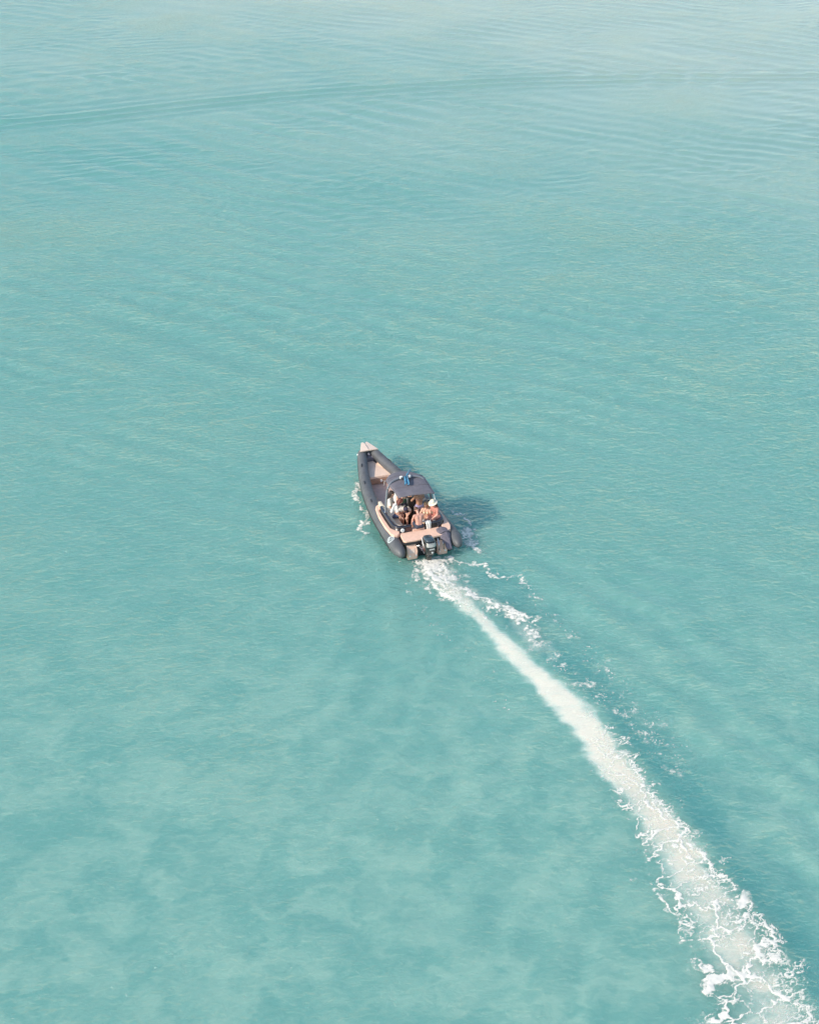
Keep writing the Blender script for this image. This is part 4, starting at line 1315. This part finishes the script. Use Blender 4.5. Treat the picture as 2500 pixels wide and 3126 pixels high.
    # hair
    if hair:
        hcaps = [(hc - Fx * 0.040 * k + Hd * 0.018 * k, hc + Fx * 0.020 * k + Hd * 0.034 * k, 0.084 * k, 0.074 * k)]
        if hair in ('long', 'bob'):
            ln = 0.34 if hair == 'long' else 0.16
            bk = hc - Fx * 0.065 * k
            for s in (1, 0, -1):
                a = bk + Lx * s * 0.055 * k
                b = a - (S * 0.6 + Hd * 0.4) * ln * k - Xv * (0.045 if hair == 'long' else 0.0) + Lx * s * 0.02
                hcaps.append((a, b, 0.050 * k, 0.036 * k))
            for s in (1, -1):
                a = hc + Lx * s * 0.074 * k
                hcaps.append((a, a - Hd * 0.13 * k - Fx * 0.015, 0.030 * k, 0.028 * k))
        if hair == 'bun':
            hcaps.append((hc - Fx * 0.10 * k + Hd * 0.07 * k, hc - Fx * 0.11 * k + Hd * 0.08 * k, 0.045 * k, 0.045 * k))
        fuse("hair", hcaps, hair_mat, root, 0.010, 2)
    # clothes: the body's own capsules, a little fuller
    for c in clothes:
        kind, mat = c[0], c[1]
        g = []
        if kind in ('shirt', 'dress', 'vest'):
            g += [(a, b, r0 + 0.014, r1 + 0.014) for a, b, r0, r1 in torso]
            if kind != 'vest':
                g += [(a, b, r0 * k, r1 * k) for a, b, r0, r1 in upper]
            else:
                g = [x for x in g if True]
            if kind == 'shirt':
                g.append((P + Yv * 0.06 * k - S * 0.03, P - Yv * 0.06 * k - S * 0.03, 0.128 * k, 0.128 * k))
            if kind == 'dress':
                for hip, kn in thighs:
                    g.append((hip, hip + (kn - hip) * 0.75, 0.112 * k, 0.098 * k))
                    g.append((hip + (kn - hip) * 0.3, hip + (kn - hip) * 0.72 - Vector((0, 0, 0.05)), 0.10 * k, 0.085 * k))
                g.append((thighs[0][0] + (thighs[0][1] - thighs[0][0]) * 0.5, thighs[1][0] + (thighs[1][1] - thighs[1][0]) * 0.5, 0.09 * k, 0.09 * k))
        elif kind in ('shorts', 'trousers'):
            g.append((P + Yv * hw * 0.75, P - Yv * hw * 0.75, 0.117 * k, 0.117 * k))
            for i, (hip, kn) in enumerate(thighs):
                g.append((hip, hip + (kn - hip) * (0.62 if kind == 'shorts' else 1.0), 0.100 * k, (0.092 if kind == 'shorts' else 0.068) * k))
                if kind == 'trousers':
                    an = Vector(legs[i][1])
                    g.append((kn, an + (kn - an) * 0.08, 0.067 * k, 0.055 * k))
        elif kind == 'bikini_bottom':
            g.append((P + Yv * hw * 0.78 + S * 0.005, P - Yv * hw * 0.78 + S * 0.005, 0.112 * k, 0.112 * k))
            g.append((P - S * 0.06 * k + Yv * 0.01, P - S * 0.085 * k - Yv * 0.01, 0.085 * k, 0.075 * k))
        elif kind == 'bikini_top':
            for s in (1, -1):
                g.append((chest + S * 0.02 * k + Xv * 0.078 * k + Yv * s * 0.065 * k, chest + S * 0.015 * k + Xv * 0.088 * k + Yv * s * 0.065 * k, 0.057 * k, 0.050 * k))
            for t in range(12):
                a0, a1 = 2 * math.pi * t / 12, 2 * math.pi * (t + 1) / 12
                q = [chest + S * 0.015 * k + Xv * 0.098 * k * math.cos(a) + Yv * 0.168 * k * math.sin(a) for a in (a0, a1)]
                g.append((q[0], q[1], 0.011, 0.011))
        nm = {'vest': 'shirt'}.get(kind, kind)
        fuse(nm, g, mat, root, 0.011, 3)
    return root, dict(head=hc, up=Hd, fwd=Fx, left=Lx, k=k)


def straw_hat(root, info):
    bm = bmesh.new()
    prof = [(0.0, 0.115), (0.045, 0.113), (0.075, 0.098), (0.092, 0.055), (0.098, 0.010), (0.115, 0.0), (0.150, -0.010), (0.178, -0.024), (0.180, -0.030), (0.150, -0.018), (0.112, -0.008), (0.090, 0.004), (0.084, 0.05), (0.0, 0.105)]
    n = 28
    q = Matrix((info['fwd'], info['left'], info['up'])).transposed()
    rows = []
    for r, z in prof:
        rows.append([bm.verts.new(info['head'] + info['up'] * 0.035 + q @ Vector((r * 1.05 * math.cos(2 * math.pi * i / n), r * math.sin(2 * math.pi * i / n),
                     z + (0.016 * math.sin(2 * 2 * math.pi * i / n) if r > 0.15 else 0)))) for i in range(n)])
    for a, b in zip(rows[:-1], rows[1:]):
        for i in range(n):
            bm.faces.new((a[i], a[(i + 1) % n], b[(i + 1) % n], b[i]))
    bmesh.ops.remove_doubles(bm, verts=bm.verts[:], dist=1e-5)
    hat = bm_done("hat", bm, C_STRAW, root, True)
    band = [info['head'] + info['up'] * 0.055 + q @ Vector((0.103 * math.cos(a), 0.098 * math.sin(a), 0.0)) for a in np.linspace(0, 2 * math.pi, 29)]
    pipe("hat_band", band, 0.008, C_CREAM, hat, 6, flat=(0.5, 1.3))


def cap(root, info, mat):
    ball("cap", info['head'] + info['up'] * 0.035 - info['fwd'] * 0.012, (0.098, 0.098, 0.088), mat, root, 3)
    a = info['head'] + info['up'] * 0.035 + info['fwd'] * 0.09
    bm = sweep_bm([a + info['left'] * 0.07, a + info['fwd'] * 0.035 + info['left'] * 0.045, a + info['fwd'] * 0.05, a + info['fwd'] * 0.035 - info['left'] * 0.045, a - info['left'] * 0.07], 0.028, 8, flat=(1.0, 0.25))
    bm_done("cap_peak", bm, mat, root, True)


SEAT = 0.60        # seat height above the waterline
DECK = 0.20


def sit_legs(px, pz, reach=0.42, foot_z=0.03, spread=0.10, tuck=0.0):
    return [((px + reach, s * spread, pz + 0.03), (px + reach + 0.02 - tuck, s * (spread + 0.01), foot_z + 0.05)) for s in (1, -1)]


# 1: woman in the loose white dress, port bench, long dark hair
pz = SEAT + 0.10 - DECK
person("woman with long dark hair in a loose white dress beside the grey arch leg", (2.55, 0.62, DECK), -118, (0, 0, pz), 6, 12, -10,
       [((0.12, 0.25, pz + 0.20), (0.30, 0.16, pz + 0.06)), ((0.10, -0.24, pz + 0.20), (0.30, -0.10, pz + 0.08))],
       sit_legs(0, pz), SK_FAIR, 'long', HAIR_DARK, [('dress', C_WHITE)], 1.0, True)
# 2: beside her, auburn hair, white shirt and denim shorts
person("person with reddish hair in white shirt and blue denim shorts leaning forward", (2.10, 0.66, DECK), -105, (0, 0, pz), 26, 25, 10,
       [((0.26, 0.20, pz + 0.16), (0.42, 0.06, pz + 0.12)), ((0.26, -0.20, pz + 0.16), (0.42, -0.06, pz + 0.12))],
       sit_legs(0, pz), SK_FAIR, 'bob', HAIR_AUBURN, [('shirt', C_WHITE), ('shorts', C_DENIM)], 0.97, True)
# 3: standing by the console in a green top, elbows out, facing aft
pz3 = 0.78
person("person in a green top standing with bent arms in the shade under the canopy", (2.50, 0.08, DECK), 172, (0, 0, pz3), 8, 18, 0,
       [((0.20, 0.24, pz3 + 0.20), (0.36, 0.06, pz3 + 0.36)), ((0.20, -0.26, pz3 + 0.18), (0.38, -0.08, pz3 + 0.34))],
       [((0.04, 0.10, 0.41), (0.0, 0.11, 0.06)), ((0.04, -0.10, 0.41), (-0.02, -0.11, 0.06))],
       SK_FAIR, 'short', HAIR_BROWN, [('vest', C_GREEN), ('shorts', C_NAVY)], 0.92)
# 4: white T-shirt and dark cap, seated facing aft, bent far forward
p4, i4 = person("person in a round white T-shirt and dark cap bending forward over bare knees", (2.28, 0.24, DECK), 178, (0, 0, 0.56), 60, 32, 0,
       [((0.40, 0.30, 0.66), (0.52, 0.12, 0.52)), ((0.40, -0.30, 0.66), (0.52, -0.12, 0.52))],
       [((0.44, 0.14, 0.56), (0.46, 0.13, 0.07)), ((0.44, -0.14, 0.56), (0.46, -0.13, 0.07))],
       SK_FAIR, 'short', HAIR_DARK, [('shirt', C_WHITE), ('shorts', C_NAVY)], 1.05)
cap(p4, i4, C_NAVY)
# 5: standing woman in violet swimwear, back to the stern
pz5 = 0.90
person("tanned woman in a violet and white bikini standing with her back to the stern", (1.72, -0.33, DECK), 8, (0, 0, pz5), 4, 5, -10,
       [((0.14, 0.26, pz5 + 0.22), (0.34, 0.18, pz5 + 0.26)), ((0.16, -0.26, pz5 + 0.22), (0.36, -0.22, pz5 + 0.20))],
       [((0.02, 0.095, 0.47), (-0.02, 0.10, 0.06)), ((0.05, -0.10, 0.47), (0.02, -0.12, 0.06))],
       SK_TAN, 'bun', HAIR_BROWN, [('bikini_bottom', C_VIOLET), ('bikini_top', C_VIOLET)], 1.0, True)
# 6: seated with knees drawn up, cream swimwear, starboard bench
pz6 = SEAT + 0.10 - DECK
person("fair person in cream swimwear sitting with drawn-up knees below the violet bikini", (1.26, -0.42, DECK), 150, (-0.08, 0, pz6), -4, 14, -10,
       [((0.12, 0.22, pz6 + 0.22), (0.32, 0.10, pz6 + 0.26)), ((0.04, -0.24, pz6 + 0.20), (0.24, -0.18, pz6 + 0.10))],
       [((0.26, 0.11, pz6 + 0.26), (0.40, 0.12, pz6 - 0.01)), ((0.30, -0.12, pz6 + 0.14), (0.46, -0.12, pz6 - 0.02))],
       SK_FAIR, 'bob', HAIR_BLONDE, [('bikini_bottom', C_CREAM), ('bikini_top', C_CREAM)], 0.95, True)
# 7: woman in the straw hat, coral dress, perched on the cockpit rim at the starboard quarter
pz7 = 0.10
p7, i7 = person("woman in a cream straw hat and coral dress with long brown hair by the pole", (1.0, -0.76, 0.88), 112, (0, 0, pz7), 14, 14, 20,
       [((0.20, 0.24, pz7 + 0.20), (0.36, 0.12, pz7 + 0.04)), ((0.06, -0.25, pz7 + 0.20), (0.12, -0.27, pz7 - 0.06))],
       [((0.40, 0.10, pz7 + 0.02), (0.42, 0.08, -0.28)), ((0.38, -0.10, pz7 + 0.0), (0.34, -0.14, -0.29))],
       SK_ROSY, 'long', HAIR_BROWN, [('dress', C_CORAL)], 0.92, True)
straw_hat(p7, i7)
# 8: shirtless man on the aft deck, back to us
pz8 = 0.10
p8, i8 = person("shirtless man with brown hair sitting at the stern with his bare back turned", (0.62, 0.07, 0.80), 0, (0, 0, pz8), 12, 58, -20,
       [((0.16, 0.215, pz8 + 0.20), (0.36, 0.12, pz8 + 0.10)), ((0.16, -0.215, pz8 + 0.20), (0.36, -0.12, pz8 + 0.10))],
       [((0.42, 0.11, pz8 + 0.0), (0.48, 0.11, -0.18)), ((0.42, -0.11, pz8 + 0.0), (0.48, -0.11, -0.18))],
       SK_ROSY, 'short', HAIR_BROWN, [('shorts', C_STRIPE)], 0.95)
# 9: at the helm in navy
pz9 = 0.90
person("person in a navy shirt standing at the helm deep under the canopy", (2.32, -0.50, DECK), 5, (0, 0, pz9), 6, 8, -20,
       [((0.16, 0.26, pz9 + 0.20), (0.42, 0.20, pz9 + 0.14)), ((0.14, -0.28, pz9 + 0.18), (0.36, -0.20, pz9 + 0.10))],
       [((0.02, 0.10, 0.47), (-0.02, 0.11, 0.06)), ((0.04, -0.10, 0.47), (0.02, -0.12, 0.06))],
       SK_TAN, 'short', HAIR_DARK, [('shirt', C_NAVY), ('trousers', C_BLACK)], 1.0)
